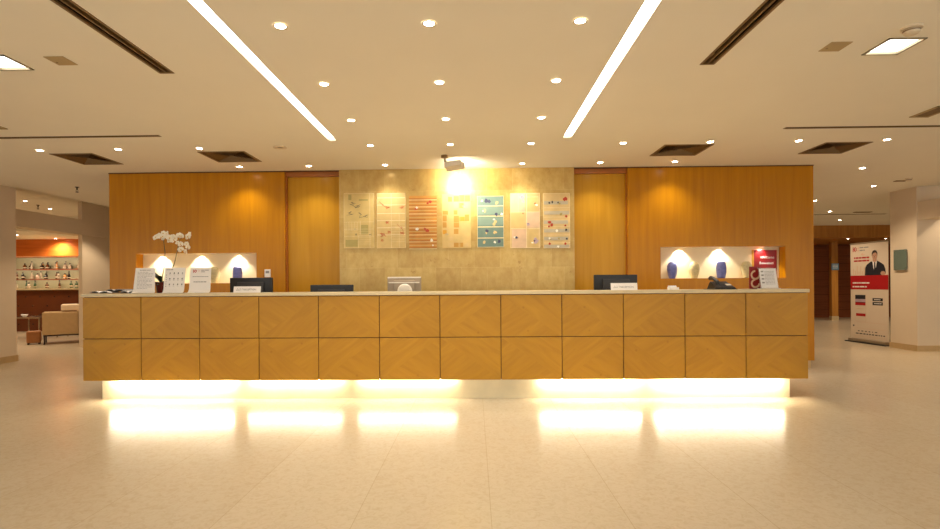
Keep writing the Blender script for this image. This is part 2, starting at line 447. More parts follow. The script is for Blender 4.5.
# --- corridor side: pillar, beam, header, lift doors
struct(MB().box(7.59, 9.6, 9.08, 9.65, 0, CEIL), 'pillar_right', M['wall'])
struct(MB().box(7.575, 9.6, 9.065, 9.665, 0, .1), 'baseboard_right', M['base'])
struct(MB().box(7.61, 7.95, 5.5, 9.08, 2.255, 2.556), 'beam_right', M['beam'])
struct(MB().box(9.0, XR, 15.2, YB, 2.47, CEIL), 'wall_header_corridor', M['post_wood'])
struct(MB().box(7.5, 9.0, 15.2, YB, 0, CEIL), 'wall_corridor', M['wall'])
for i, (x0, x1) in enumerate(((10.6, 12.02), (12.14, 13.6))):
    d = struct(MB().box(x0, x1, 17.93, 18.0, 0, 2.32), 'door_%d' % (i + 1), M['door_wood'])
    s = MB()
    for k in range(1, 9): s.box(x0, x1, 17.925, 17.931, k * .26 - .004, k * .26 + .004)
    s.build('plank_groove', M['dark'], d)
    s = MB().box(x0 - .05, x0, 17.9, 18.0, 0, 2.37).box(x1, x1 + .05, 17.9, 18.0, 0, 2.37).box(x0 - .05, x1 + .05, 17.9, 18.0, 2.32, 2.37)
    s.build('door_frame', M['door_wood'], d)
struct(MB().box(9.0, XR, 18.0, 18.1, 0, 2.47), 'wall_lift_lobby', M['door_wood'])

p = thing('wooden_post', 'amber wooden post with pale stone foot in front of the dark corridor doors', 'post', (11.30, 16.6, 0))
MB().box(-.1, .1, -.06, .06, .13, 2.47).build('shaft', M['post_wood'], p, bevel=.005)
MB().box(-.105, .105, -.065, .065, 0, .13).build('foot', M['slab'], p)
p = thing('direction_sign', 'small blue square sign on the amber post in the corridor', 'sign', (11.30, 16.535, 1.68))
MB().box(-.11, .11, -.01, .004, -.1, .1).build('sign_face', M['sky_blue'], p)
g = MB(); rr = random.Random(3)
for k in range(3): greek(g, -.08, .08, .04 - k * .045, .018, -.013, -.01, rr, word=.04)
g.build('print', M['paper'], p)

# ------------------------------------------------------------------ ceiling fittings
WARM = (1, .93, .79)
LENS_R = .034
def make_downlight():
    t = thing('ceiling_downlight', '', 'downlight')
    MB().lathe([(.044, -.002), (.045, -.005), (.034, -.005), (.031, -.001), (.031, .02)], 24, caps=False).build('trim_ring', M['trim'], t, smooth=True)
    MB().lathe([(LENS_R + .001, -.003), (.001, -.0035)], 20, caps=False).build('lens', M['lens'], t)
    return t
spot_data = {}
def spot(parent, kind, energy, size, blend, rot=(0, 0, 0), loc=(0, 0, -.03)):
    if kind not in spot_data:
        L = bpy.data.lights.new(kind + '_lamp', 'SPOT'); L.energy = energy; L.color = (1, .8, .56) if kind in ('corr', 'lift', 'lounge', 'bar', 'pier', 'grazer', 'flank_fill', 'aisle') else WARM
        L.spot_size = math.radians(size); L.spot_blend = blend; L.shadow_soft_size = .04
        spot_data[kind] = L
    o = bpy.data.objects.new('lamp', spot_data[kind]); C.objects.link(o)
    o.parent = parent; o.location = loc; o.rotation_euler = rot
    return o
proto = [None]
def downlight(x, y, label, kind='grid', z=CEIL, group=None, energy=32, size=120, blend=1.0):
    if proto[0] is None:
        t = proto[0] = make_downlight()
    else:
        t = dup_fix(proto[0])
    t.location = (x, y, z)
    tag(t, label, 'downlight', group)
    return t, kind, energy, size, blend
def dup_fix(root):
    r = root.copy(); C.objects.link(r)
    for ch in root.children:
        c = ch.copy(); C.objects.link(c); c.parent = r
    return r
DL = []
G0 = 'downlights of the lobby ceiling grid'
rows = [(3.234, 'front'), (4.179, 'second'), (5.105, 'third'), (6.035, 'fourth')]
cols = [(-1.204, 'by the lounge-side light strip'), (-.271, 'midway between the two light strips'), (.666, 'by the corridor-side light strip')]
for y, rn in rows:
    for x, cn in cols:
        DL.append(downlight(x, y, 'lit round downlight, %s row of the central ceiling grid, %s' % (rn, cn), group=G0))
G1 = 'downlights washing the back wall'
for x, lb in ((-3.195, 'above the lounge-side niche'), (-2.242, 'above the recess before the straw-toned art panel'), (-1.202, 'above the gold wall near its red-splashed panel'),
              (.657, 'above the gold wall near its pink patched panel'), (1.70, 'above the recess behind the corridor-half black monitor'), (2.699, 'above the veneered wall with the blue vases')):
    DL.append(downlight(x, 7.03, 'lit downlight close to the back wall, ' + lb, 'wash', group=G1, energy=32, size=116, blend=.9))
G2 = 'outer downlights level with the square grilles'
for x, lb in ((-5.147, 'beside the outer square grille at the lounge edge'), (-4.201, 'between the two square grilles over the lounge end of the desk'), (-3.231, 'just before the inner square grille over the lounge end'),
              (1.734, 'just past the end of the corridor-side light strip'), (2.736, 'just before the inner square grille on the corridor side'), (3.744, 'between the square grilles on the corridor side'), (4.741, 'beyond the outer square grille on the corridor side')):
    DL.append(downlight(x, 6.065, 'lit round downlight ' + lb, group=G2))
G3 = 'downlights along the corridor ceiling'
for x, y, lb in ((5.568, 7.566, 'just past the corridor end of the veneered wall'), (6.805, 8.998, 'in front of the pillar with the green plaque'), (6.809, 10.527, 'first of the diagonal row, touching the veneered wall edge'),
                 (8.226, 12.192, 'middle of the diagonal row into the corridor'), (9.625, 13.883, 'last of the diagonal row, before the corridor header')):
    DL.append(downlight(x, y, 'lit round downlight ' + lb, 'corr', group=G3, energy=95, size=125, blend=1))
for x, lb in ((11.0, 'under the corridor header near the amber post'), (12.1, 'under the corridor header above the roll-up banner')):
    DL.append(downlight(x, 15.55, 'tiny lit downlight ' + lb, 'lift', z=2.47, group='downlights of the lift recess', energy=60, size=130))
for x, y, z, lb in ((-8.958, 10.195, CEIL + .1, 'of the lounge ceiling beside the pillar'), (-9.341, 11.268, CEIL + .1, 'of the lounge ceiling over the cream armchair'), (-11.785, 14.42, 2.585, 'over the bar, in front of its cherry panel'), (-12.0, 13.4, 2.585, 'over the bar room, partly behind the pillar')):
    DL.append(downlight(x, y, 'lit round downlight ' + lb, 'bar' if y > 13 else 'lounge', z=z, group='downlights of the lounge', energy=110 if y > 13 else 100, size=155 if y > 13 else 125))
for x, y, z, lb, k in ((-6.12, 8.95, CEIL, 'added unseen behind the lounge end of the veneered wall, before the pillar', 'flank_fill'), (-6.98, 10.12, CEIL, 'hidden by the veneered wall end, lighting the pier', 'grazer'), (8.6, 8.72, CEIL, 'over the side aisle beyond the beam', 'aisle'),  # flank lamp: added out of view to lift the lounge pillar and beam
                       (-10.6, 10.2, CEIL + .1, 'added to brighten the lounge, hidden behind the pillar', 'lounge'), (-12.6, 11.4, CEIL + .1, 'added deep in the lounge as fill, hidden behind the pillar', 'lounge'),  # both are unseen lamps added as fill for the lounge
                       (9.7, 11.2, CEIL, 'added to brighten the corridor, hidden behind the plaque pillar', 'corr'), (-10.2, 6.6, CEIL, 'in front of the lounge pillar, out beyond the outer grille', 'pier')):  # corridor lamp here is an unseen addition that brightens the corridor
    DL.append(downlight(x, y, 'round downlight ' + lb, k, z=z, group='downlights at the room edges', energy={'flank_fill': 48, 'grazer': 88, 'pier': 200, 'aisle': 80, 'lounge': 100, 'corr': 110}[k], size=114 if k in ('pier', 'grazer') else 115, blend=.35 if k != 'lounge' else 1))
for t, kind, e, s, b in DL: spot(t, kind, e, s, b)
t = thing('ceiling_downlight', 'unlit round fitting in the ceiling between the lounge-side light strip and square grille', 'downlight', (-2.271, 6.057, CEIL))
MB().lathe([(.075, -.001), (.08, -.008), (.05, -.012), (.035, -.004)], 24, caps=False).build('trim_ring', M['trim'], t, smooth=True)
MB().lathe([(.036, -.004), (.001, -.004)], 16, caps=False).build('lens', M['grey_trim'], t)

for (x0, x1, y0, y1), lb in zip(STRIPS, ('long white recessed light strip on the lounge side of the ceiling, running towards the desk', 'long white recessed light strip on the corridor side of the ceiling, running towards the desk')):
    cx, cy = (x0 + x1) / 2, (y0 + y1) / 2; hx, hy = (x1 - x0) / 2, (y1 - y0) / 2
    t = thing('ceiling_light_strip', lb, 'ceiling light', (cx, cy, CEIL), 0, 'recessed light strips')
    m = MB()
    m.box(-hx + .001, -hx + .006, -hy + .001, hy - .001, 0, .07).box(hx - .006, hx - .001, -hy + .001, hy - .001, 0, .07).box(-hx + .006, hx - .006, hy - .006, hy - .001, 0, .07).box(-hx + .006, hx - .006, -hy + .001, -hy + .006, 0, .07)
    m.build('channel', M['trim'], t)
    MB().box(-hx + .007, hx - .007, -hy + .007, hy - .03, .02, .03).build('diffuser', M['strip'], t)
for (x0, x1, y0, y1), lb in zip(SQ, ('bright square ceiling lamp on the corridor side beside the smoke detector', 'bright square ceiling lamp at the lounge edge of the ceiling')):
    cx, cy = (x0 + x1) / 2, (y0 + y1) / 2; h = (x1 - x0) / 2
    t = thing('square_ceiling_lamp', lb, 'ceiling light', (cx, cy, CEIL), 0, 'square ceiling lamps')
    m = MB()
    for a in (-1, 1):
        m.box(a * h - .008, a * h + .008, -h - .008, h + .008, -.006, .05); m.box(-h - .008, h + .008, a * h - .008, a * h + .008, -.006, .05)
    m.build('frame', M['grey_trim'], t)
    MB().box(-h + .008, h - .008, -h + .008, h - .008, .012, .02).build('diffuser', M['square_glow'], t)
for (x0, x1, y0, y1), lb in zip(SLOTS, ('long dark double-slot air diffuser at the lounge side of the ceiling', 'long dark double-slot air diffuser at the corridor side of the ceiling')):
    cx, cy = (x0 + x1) / 2, (y0 + y1) / 2; hx, hy = (x1 - x0) / 2, (y1 - y0) / 2
    t = thing('slot_vent', lb, 'vent', (cx, cy, CEIL), 0, 'double-slot air diffusers')
    m = MB()
    for a in (-1, 1): m.box(a * hx - (.016 if a > 0 else .002), a * hx + (.002 if a > 0 else .016), -hy, hy, -.003, .012)
    for a in (-1, 1): m.box(-hx, hx, a * hy - .01, a * hy + .01, -.003, .05)
    m.build('frame', M['vent'], t)
    MB().box(-.006, .006, -hy, hy, -.002, .02).build('center_bar', M['vent'], t)
    MB().box(-hx - .002, hx + .002, -hy, hy, .1, .11).box(-hx - .004, -hx - .002, -hy, hy, .004, .11).box(hx + .002, hx + .004, -hy, hy, .004, .11).build('slot_back', M['dark'], t)
for (x0, x1, y0, y1), lb in zip(VENTS, ('square bronze ceiling air grille, outer one at the lounge end', 'square bronze ceiling air grille, inner one near the lounge-side veneered wall', 'square bronze ceiling air grille, inner one above the corridor-side wall', 'square bronze ceiling air grille, outer one at the corridor end')):
    cx, cy = (x0 + x1) / 2, (y0 + y1) / 2; hx, hy = (x1 - x0) / 2, (y1 - y0) / 2
    t = thing('air_vent', lb, 'vent', (cx, cy, CEIL), 0, 'square bronze air grilles')
    m = MB()
    for a in (-1, 1):
        m.box(a * (hx - .01) - .014, a * (hx - .01) + .014, -hy, hy, -.005, .03); m.box(-hx, hx, a * (hy - .01) - .014, a * (hy - .01) + .014, -.005, .03)
    m.build('frame', M['vent'], t)
    # four-way louvres: nested square rings whose blades slope outwards
    m = MB()
    for k in range(1, 7):
        r0 = 1 - k * .135; r1 = r0 - .1
        ax, ay, bx, by = hx * r0, hy * r0, hx * r1, hy * r1
        A = [(-ax, -ay, .004), (ax, -ay, .004), (ax, ay, .004), (-ax, ay, .004)]
        B = [(-bx, -by, .05), (bx, -by, .05), (bx, by, .05), (-bx, by, .05)]
        m.add(A + B, [(i, (i + 1) % 4, 4 + (i + 1) % 4, 4 + i) for i in range(4)])
    m.build('louvre', M['vent'], t)
    MB().box(-hx, hx, -hy, hy, .06, .07).build('duct', M['dark'], t)
for (x0, x1, y0, y1), lb in zip(LINES, ('thin dark linear air slot across the corridor side of the ceiling', 'thin dark linear air slot across the lounge side of the ceiling', 'thin dark air slot far down the corridor ceiling')):
    t = thing('linear_slot', lb, 'vent', ((x0 + x1) / 2, (y0 + y1) / 2, CEIL), 0, 'linear air slots')
    hx, hy = (x1 - x0) / 2, (y1 - y0) / 2
    MB().box(-hx, hx, hy - .003, hy + .003, -.002, .01).box(-hx, hx, -hy - .003, -hy + .003, -.002, .01).box(-hx - .008, -hx, -hy, hy, -.002, .04).box(hx, hx + .008, -hy, hy, -.002, .04).build('frame', M['vent'], t)
    MB().box(-hx, hx, -hy, hy, .09, .1).box(-hx, hx, hy, hy + .003, .0, .1).box(-hx, hx, -hy - .003, -hy, .0, .1).build('slot_back', M['dark'], t)
for x, y, lb in ((-2.96, 3.675, 'small flat square access panel in the ceiling beside the lounge-side square lamp'), (2.507, 3.65, 'small flat square access panel in the ceiling beside the corridor-side square lamp')):
    t = thing('ceiling_access_panel', lb, 'ceiling panel', (x, y, CEIL), 0, 'ceiling access panels')
    MB().box(-.071, .071, -.071, .071, -.005, 0).build('panel', M['access'], t, bevel=.0015)
    MB().lathe([(.007, -.007), (.007, -.004)], 10, c=(-.045, .02)).build('latch', M['vent'], t)
for x, y, lb in ((4.41, 5.085, 'framed slim ceiling grille beyond the corridor-side linear slot'), (-4.86, 5.07, 'framed slim ceiling grille at the lounge edge before the linear slot')):
    t = thing('ceiling_grille', lb, 'vent', (x, y, CEIL), 0, 'slim framed ceiling grilles')
    m = MB()
    for a in (-1, 1): m.box(a * .08 - .012, a * .08 + .012, -.16, .16, -.008, 0).box(-.092, .092, a * .15 - .01, a * .15 + .01, -.008, 0)
    m.build('frame', M['access'], t)
    m = MB()
    for k in range(-3, 4): m.box(k * .02 - .006, k * .02 + .006, -.14, .14, -.005, 0)
    m.build('grille', M['vent'], t)
for x, y, hx, hy, lb in ((9.07, 12.33, .19, .05, 'slim dark grille in the corridor ceiling before the far air slot'), (6.89, 8.55, .085, .03, 'tiny dark grille in the ceiling beside the plaque pillar')):
    t = thing('ceiling_grille', lb, 'vent', (x, y, CEIL))
    m = MB()
    for k in range(3): m.box(-hx, hx, -hy + k * hy * .75, -hy + k * hy * .75 + hy * .5, -.012, 0)
    m.build('grille', M['vent'], t)
for x, y, r, lb in ((2.815, 3.395, .058, 'round white smoke detector on the ceiling by the square lamp'), (6.87, 8.36, .05, 'round smoke detector on the ceiling near the plaque pillar')):
    t = thing('smoke_detector', lb, 'smoke detector', (x, y, CEIL))
    MB().lathe([(r, 0), (r, -.014)], 24).build('base', M['trim'], t, smooth=False)
    MB().lathe([(r * .7, -.014), (r * .8, -.02), (r * .8, -.034), (r * .62, -.044), (.002, -.046)], 24, caps=False).build('sensor_cap', M['trim'], t, smooth=True)
    MB().lathe([(r * .81, -.022), (r * .81, -.03)], 24, caps=False).build('gap', M['vent'], t)
for x, y, z, lb in ((-6.446, 8.317, CEIL, 'small dark fire sprinkler hanging from the ceiling near the pier'), (-9.13, 10.706, CEIL + .1, 'small dark fire sprinkler on the lounge ceiling between two downlights')):
    t = thing('ceiling_sprinkler', lb, 'sprinkler', (x, y, z))
    MB().lathe([(.03, 0), (.03, -.008), (.01, -.012), (.01, -.045)], 12).build('pipe', M['dark_metal'], t)
    MB().tube([(-.012, 0, -.045), (-.018, 0, -.065), (-.004, 0, -.085)], .004, 6).tube([(.012, 0, -.045), (.018, 0, -.065), (.004, 0, -.085)], .004, 6).build('yoke', M['dark_metal'], t)
    MB().lathe([(.022, -.088), (.022, -.084)], 12).build('deflector', M['dark_metal'], t)

# floodlight aimed at the gold wall
t = thing('floodlight', 'pale box floodlight hanging from the ceiling, glaring onto the gold wall', 'spotlight', (-.365, 6.55, CEIL))
MB().lathe([(.045, 0), (.045, -.03), (.02, -.035)], 16).build('ceiling_mount', M['vent'], t)
MB().tube([(0, 0, -.03), (.005, .0, -.075), (.03, 0, -.1)], .013, 8).build('stem', M['grey_trim'], t)
h = MB()
h.box(-.11, .11, -.06, .07, -.034, .036).box(-.122, .122, .055, .085, -.042, .044)
h = h.build('housing', M['silver_lt'], t, bevel=.006)
h.location = (.115, .0, -.122); h.rotation_euler = (math.radians(-8), math.radians(-5), math.radians(-14))
MB().box(-.108, .108, .086, .089, -.032, .034).build('lens', M['flood'], h)
light('SPOT', 'flood_lamp', (0, .11, 0), 88, (1, .9, .66), h, spot_size=math.radians(128), spot_blend=1, shadow_soft_size=.06).rotation_euler = (PI / 2, 0, 0)

# ------------------------------------------------------------------ reception desk
DX0, DX1, DY, DZ0, DZ1 = -4.110, 3.394, 5.37, .217, 1.092
cx = (DX0 + DX1) / 2
desk = thing('reception_desk', 'long maple-panelled reception desk with glowing underlit plinth', 'reception desk', (cx, DY, 0))
x0, x1 = DX0 - cx, DX1 - cx
MB().box(x0 - .012, x1 + .012, -.014, .36, DZ1 + .004, 1.131).build('countertop', M['slab'], desk, bevel=.004)
MB().box(x0 + .008, x1 - .008, .012, .33, DZ0 + .004, DZ1 + .004).build('carcass', M['joint'], desk)
MB().box(x0 + .01, x0 + .04, .33, .95, .05, .76).box(x1 - .04, x1 - .01, .33, .95, .05, .76).box(x0 + .01, x1 - .01, .33, .95, .70, .735).build('work_surface', M['slab'], desk)
MB().box(x0 + .115, x1 - .115, .122, .33, 0, DZ0 + .004).build('plinth', M['plinth'], desk)
zm = .657; g = .004
SEAM = [v - cx for v in (DX0, -3.492, -2.874, -2.248, -1.624, -.988, -.360, .270, .897, 1.526, 2.152, 2.769, DX1)]
order = random.Random(11)
for r, (za, zb) in enumerate(((DZ0, zm - g), (zm + g, DZ1 - .002))):
    for k in range(12):
        xa, xb = SEAM[k] + (g if k else 0), SEAM[k + 1] - (g if k < 11 else 0)
        hw, hh = (xb - xa) / 2, (zb - za) / 2
        MB().box(-hw, hw, 0, .02, -hh, hh).build('front_panel', M['veneer'][order.randrange(6)], desk, bevel=.0015, loc=(xa + hw, 0, za + hh))
for k, side in enumerate((x0, x1)):
    MB().box(side - (0 if k == 0 else .02), side + (.02 if k == 0 else 0), .021, .33, DZ0, DZ1 + .002).build('end_panel', M['veneer'][k], desk)
X = lambda px: -4.108 + (px - 83) * .01035 - cx
for a, b_, mi in ((102, 235, 0), (244, 346, 1), (357, 462, 2), (466, 534, 3), (541, 648, 4), (656, 789, 0)):
    mm = MB().box(X(a) + .05, X(b_) - .02, .062, .082, DZ0 - .009, DZ0 + .003)
    mm.build('light_tube', M['tube'][mi], desk)

# --- counter-top things
TOP = 1.131
def sign_card(label, x0, x1, h, y, content, rz=0, flare=.0):
    w = (x1 - x0) / 2
    t = thing('counter_sign', label, 'sign', ((x0 + x1) / 2, y, TOP), rz, 'white counter signs')
    # leaning card in a bent stand: top leans back, foot curls forward
    m = MB()
    pr = [(-.03, 0), (-.012, .012), (0, .04), (.03, h)]
    vs = []
    for i, (yy, zz) in enumerate(pr):
        ww = w + (flare if i < 2 else flare * .5 if i == 2 else 0)
        vs += [(-ww, yy, zz + .002), (ww, yy, zz + .002), (ww, yy + .004, zz + .003), (-ww, yy + .004, zz + .003)]
    fs = [(0, 1, 2, 3), (12, 15, 14, 13)]
    for i in range(3):
        a = i * 4; fs += [(a + k, a + 4 + k, a + 4 + (k + 1) % 4, a + (k + 1) % 4) for k in range(4)]
    m.add(vs, fs)
    m.build('card', M['paper'], t)
    MB().box(-w * .6, w * .6, .03, .09, 0, .004).box(-w * .6, w * .6, .024, .03, 0, h * .55).build('easel_foot', M['acrylic'], t)
    lean = math.atan2(.03, h - .04)
    
    content(t, w, h, lean)
    return t
def face_print(mb, name, mat, t, lean):
    o = mb.build(name, mat, t); o.location = (0, -.0005, .042); o.rotation_euler = (-lean, 0, 0); return o
def c1(t, w, h, lean):
    r = random.Random(1); m = MB()
    greek(m, -w * .55, w * .7, h * .76, .006, -.0012, 0, r, word=.03)
    for k in range(13): greek(m, -w * .75, w * (.8 if k % 4 else .3), h * .68 - k * .0145, .0036, -.0012, 0, r, word=.022, gap=.007)
    face_print(m, 'print', M['ink'], t, lean)
def c2(t, w, h, lean):
    m = MB(); r = random.Random(2); m2 = MB()
    greek(m, -w * .85, -w * .2, h * .77, .007, -.0012, 0, r, word=.03)
    for j in range(3):
        for i in range(4):
            x, z = -w * .45 + i * w * .4, h * (.64 - j * .225)
            q = [(x + .007 * math.cos(a * PI / 4) * (1.2 if a % 2 else .8), z + .008 * math.sin(a * PI / 4) * (1.2 if a % 3 else .7)) for a in range(8)]
            (m2 if (i + j) % 3 else m).prism(q, -.0012, 0)
            m.box(x - .008, x + .008, -.0012, 0, z - .018, z - .0155)
    for j in range(6): m.box(-w * .82, -w * .76, -.0012, 0, h * (.1 + j * .09), h * (.1 + j * .09) + .01)
    face_print(m, 'print', M['ink'], t, lean); face_print(m2, 'icon', M['ink_dark'], t, lean)
def emblem(mb, x, z, s):
    """red block emblem: upright bar, kinked pair of strokes, small squares."""
    mb.box(x, x + s * .22, -.0014, 0, z, z + s)
    mb.prism([(x + .26 * s, z + .5 * s), (x + .62 * s, z + s), (x + .95 * s, z + s), (x + .55 * s, z + .5 * s), (x + .95 * s, z), (x + .62 * s, z)], -.0014, 0)
    mb.prism([(x + .85 * s, z + .5 * s), (x + 1.0 * s, z + .8 * s), (x + 1.2 * s, z + .8 * s), (x + 1.05 * s, z + .5 * s), (x + 1.2 * s, z + .2 * s), (x + 1.0 * s, z + .2 * s)], -.0014, 0)
def c3(t, w, h, lean):
    m = MB(); r = random.Random(5)
    emblem(m, -w * .72, h * .66, .034)
    e = face_print(m, 'emblem', M['red'], t, lean); e['label'] = 'red block emblem'
    m = MB()
    m.box(-w * .18, -w * .14, -.0014, 0, h * .7, h * .73).box(-w * .18, -w * .14, -.0014, 0, h * .75, h * .78)
    face_print(m, 'emblem_dot', M['pink'], t, lean)
    m = MB()
    greek(m, w * .05, w * .85, h * .745, .007, -.0012, 0, r, word=.03)
    greek(m, w * .05, w * .5, h * .68, .007, -.0012, 0, r, word=.03)
    greek(m, -w * .75, w * .8, h * .49, .006, -.0012, 0, r, word=.014, gap=.004)
    greek(m, -w * .62, w * .62, h * .27, .009, -.0012, 0, r, word=.026, gap=.004)
    face_print(m, 'print', M['ink'], t, lean)
sign_card('white counter sign with fine grey text, beside the brochures', -3.625, -3.42, .268, 5.47, c1, .04, .02)
sign_card('white counter sign with rows of small icons, standing before the orchid', -3.312, -3.09, .268, 5.47, c2, 0, 0)
sign_card('white counter sign with a red emblem on top', -3.034, -2.812, .266, 5.47, c3, 0, .006)

def name_sign(label, xa, xb, y, h, s):
    t = thing('name_plate', label, 'name plate', ((xa + xb) / 2, y, TOP), 0, 'white name plates on the desk')
    w = (xb - xa) / 2
    m = MB().add([(-w, 0, 0), (w, 0, 0), (w, .014, h), (-w, .014, h), (-w, .003, 0), (w, .003, 0), (w, .017, h), (-w, .017, h)], [(0, 1, 2, 3), (7, 6, 5, 4), (0, 4, 5, 1), (1, 5, 6, 2), (2, 6, 7, 3), (3, 7, 4, 0)])
    m.build('plate', M['paper'], t)
    MB().box(-w, w, .003, .05, 0, .003).build('foot', M['acrylic'], t)
    ln = math.atan2(.014, h)
    m = MB(); rr = random.Random(s)
    for k in range(4): m.prism([(-w * .78 + k * .018, .026), (-w * .76 + k * .018, .026), (-w * .7 + k * .018, .046), (-w * .72 + k * .018, .046)], -.0015, 0)
    m.box(-w * .82, -w * .5, -.0015, 0, .024, .027)
    o = m.build('script_mark', M['ink'], t); o.rotation_euler = (-ln, 0, 0)
    lettering('RECEPTION', .026, M['ink'], t, (-w * .28, .024 * .014 / h - .0012, .024), (PI / 2 - ln, 0, 0))
    return t
name_sign('white name plate in front of the black monitor at the lounge end', -2.556, -2.266, 5.46, .066, 1)
name_sign('white name plate in front of the black monitor nearer the corridor', 1.425, 1.70, 5.46, .074, 2)

def monitor(label, xa, xb, ztop, y, rz=0, mats=('black', 'dark_grey'), silver=False):
    w = (xb - xa) / 2; wz = .736
    t = thing('computer_monitor', label, 'monitor', ((xa + xb) / 2, y, wz), rz, 'monitors behind the counter')
    top = ztop - wz; bot = top - .32
    MB().box(-w, w, -.012, .018, bot, top).build('casing', M[mats[0]], t, bevel=.005)
    MB().box(-w * .62, w * .62, -.035, -.012, bot + .04, top - (.05 if not silver else .035)).build('rear_housing', M[mats[1]], t, bevel=.008)
    MB().box(-w + .015, w - .015, .0181, .019, bot + .02, top - .015).build('screen', M['black'], t)
    MB().box(-.03, .03, -.05, -.03, .012, bot + .12).build('stand_neck', M[mats[1]], t)
    MB().lathe([(.12, 0), (.12, .008), (.04, .014)], 24).build('stand_base', M[mats[1]], t)
    if silver:
        MB().box(-w * .98, w * .98, -.02, .02, top - .012, top + .004).build('top_edge', M['silver_lt'], t, bevel=.002)
        MB().box(-w * .9, w * .9, -.045, -.012, top - .068, top - .056).build('ridge', M['silver_lt'], t)
        d = MB().lathe([(.085, 0), (.085, .02), (.07, .03)], 32).build('hub_disc', M['silver_lt'], t, smooth=False)
        d.location = (.01, -.03, top - .16); d.rotation_euler = (PI / 2, 0, 0)
    return t
monitor('black monitor back behind the counter at its lounge end, beside the emblem sign', -2.83, -2.335, 1.297, 5.97)
monitor('low black monitor, only its top above the counter before the gold wall edge', -1.894, -1.397, 1.209, 5.97)
monitor('silver monitor with a round hub behind the counter before the gold wall', -1.0, -.613, 1.290, 5.97, 0, ('silver', 'silver'), True)
monitor('black monitor back behind the counter with a white name plate, corridor half', 1.361, 1.858, 1.301, 5.97, math.radians(3))

# brochures
G = 'brochures on the counter end'
rr = random.Random(9)
def brochure(label, x, y, z, rz, w, l, cov, page_bend=.012):
    t = thing('brochure', label, 'brochure', (x, y, z + .0055), rz, G)
    m = MB(); n = 8
    for side in (0, 1):
        vs = []
        for i in range(n + 1):
            u = i / n
            zz = page_bend * math.sin(u * PI) ** .7 + .002
            xx = u * w * (1 if side else -1)
            vs += [(xx, -l / 2, zz), (xx, l / 2, zz), (xx, -l / 2, zz - .004 * (1 - u) - .0015), (xx, l / 2, zz - .004 * (1 - u) - .0015)]
        fs = []
        for i in range(n):
            a, b = i * 4, i * 4 + 4
            fs += [(a, b, b + 1, a + 1), (a + 2, a + 3, b + 3, b + 2), (a, a + 2, b + 2, b), (a + 1, b + 1, b + 3, a + 3)]
        fs += [(n * 4, n * 4 + 2, n * 4 + 3, n * 4 + 1)]
        m.add(vs, fs)
    m.build('pages', M[cov], t)
    MB().box(-w * .98, w * .98, -l / 2, l / 2, 0, .0012).build('cover', M['ink_dark'], t)
brochure('open brochure lying at the very end of the counter', -3.985, 5.53, TOP, .05, .1, .2, 'paper2', .02)
brochure('second open brochure lying on the counter, toward the sign', -3.855, 5.60, TOP + .0215, -.1, .1, .2, 'ink', .016)
brochure('open brochure lying close beside the fine-text sign', -3.70, 5.56, TOP, .12, .085, .2, 'paper2', .022)

# orchid
t = thing('potted_orchid', 'white orchid with two arching sprays in a dark red pot behind the icon sign', 'plant', (-3.45, 5.66, TOP))
MB().lathe([(.001, .003), (.04, .0), (.045, .004), (.052, .06), (.06, .112), (.062, .118), (.056, .118), (.052, .1), (.001, .098)], 24, caps=False).build('pot', M['pot'], t, smooth=True)
def leaf(az, ln, up, droop, w):
    m = MB(); vs = []; n = 9
    for i in range(n + 1):
        u = i / n
        r = u * ln; z = .1 + up * u - droop * u * u
        ww = w * math.sin(PI * min(1, (u * .92 + .06))) ** .6
        for s, dz in ((-1, .012), (0, 0), (1, .012)):
            vs.append((r * math.cos(az) - s * ww * math.sin(az), r * math.sin(az) + s * ww * math.cos(az), z + dz * abs(s) * (1 - u)))
            vs.append((r * math.cos(az) - s * ww * math.sin(az), r * math.sin(az) + s * ww * math.cos(az), z + dz * abs(s) * (1 - u) - .003))
    fs = []
    for i in range(n):
        for j in range(2):
            a, b = i * 6 + j * 2, (i + 1) * 6 + j * 2
            fs += [(a, a + 2, b + 2, b), (a + 1, b + 1, b + 3, a + 3)]
        a, b = i * 6, i * 6 + 6
        fs += [(a, b, b + 1, a + 1), (a + 4, a + 5, b + 5, b + 4)]
    m.add(vs, fs)
    m.build('leaf', M['leaf'], t, smooth=True)
leaf(PI * 1.08, .17, .09, .13, .028); leaf(PI * .92, .13, .07, .09, .026); leaf(-.3, .16, .1, .1, .028); leaf(1.9, .15, .12, .12, .026)
leaf(-2.0, .13, .22, .12, .03); leaf(-1.3, .11, .17, .08, .028); leaf(PI * .97, .09, .2, .07, .028); leaf(PI * 1.15, .12, .2, .06, .02); leaf(PI * 1.5, .07, .05, .06, .022)
MB().tube([(-.0, 0, .1), (.034, .0, .3), (.044, 0, .45), (.036, -.01, .56), (.04, -.015, .62), (.1, -.02, .63), (.16, -.02, .59)], [.006, .005, .005, .004, .004, .003, .002], 8).build('stem', M['stem'], t, smooth=True)
MB().tube([(.012, 0, .1), (.1, 0, .22), (.15, 0, .33), (.19, -.01, .48), (.215, -.02, .58), (.27, -.02, .625), (.33, -.02, .6), (.322, -.02, .51), (.3, -.02, .46)], [.006, .005, .005, .004, .004, .003, .003, .002, .002], 8).build('stem', M['stem'], t, smooth=True)
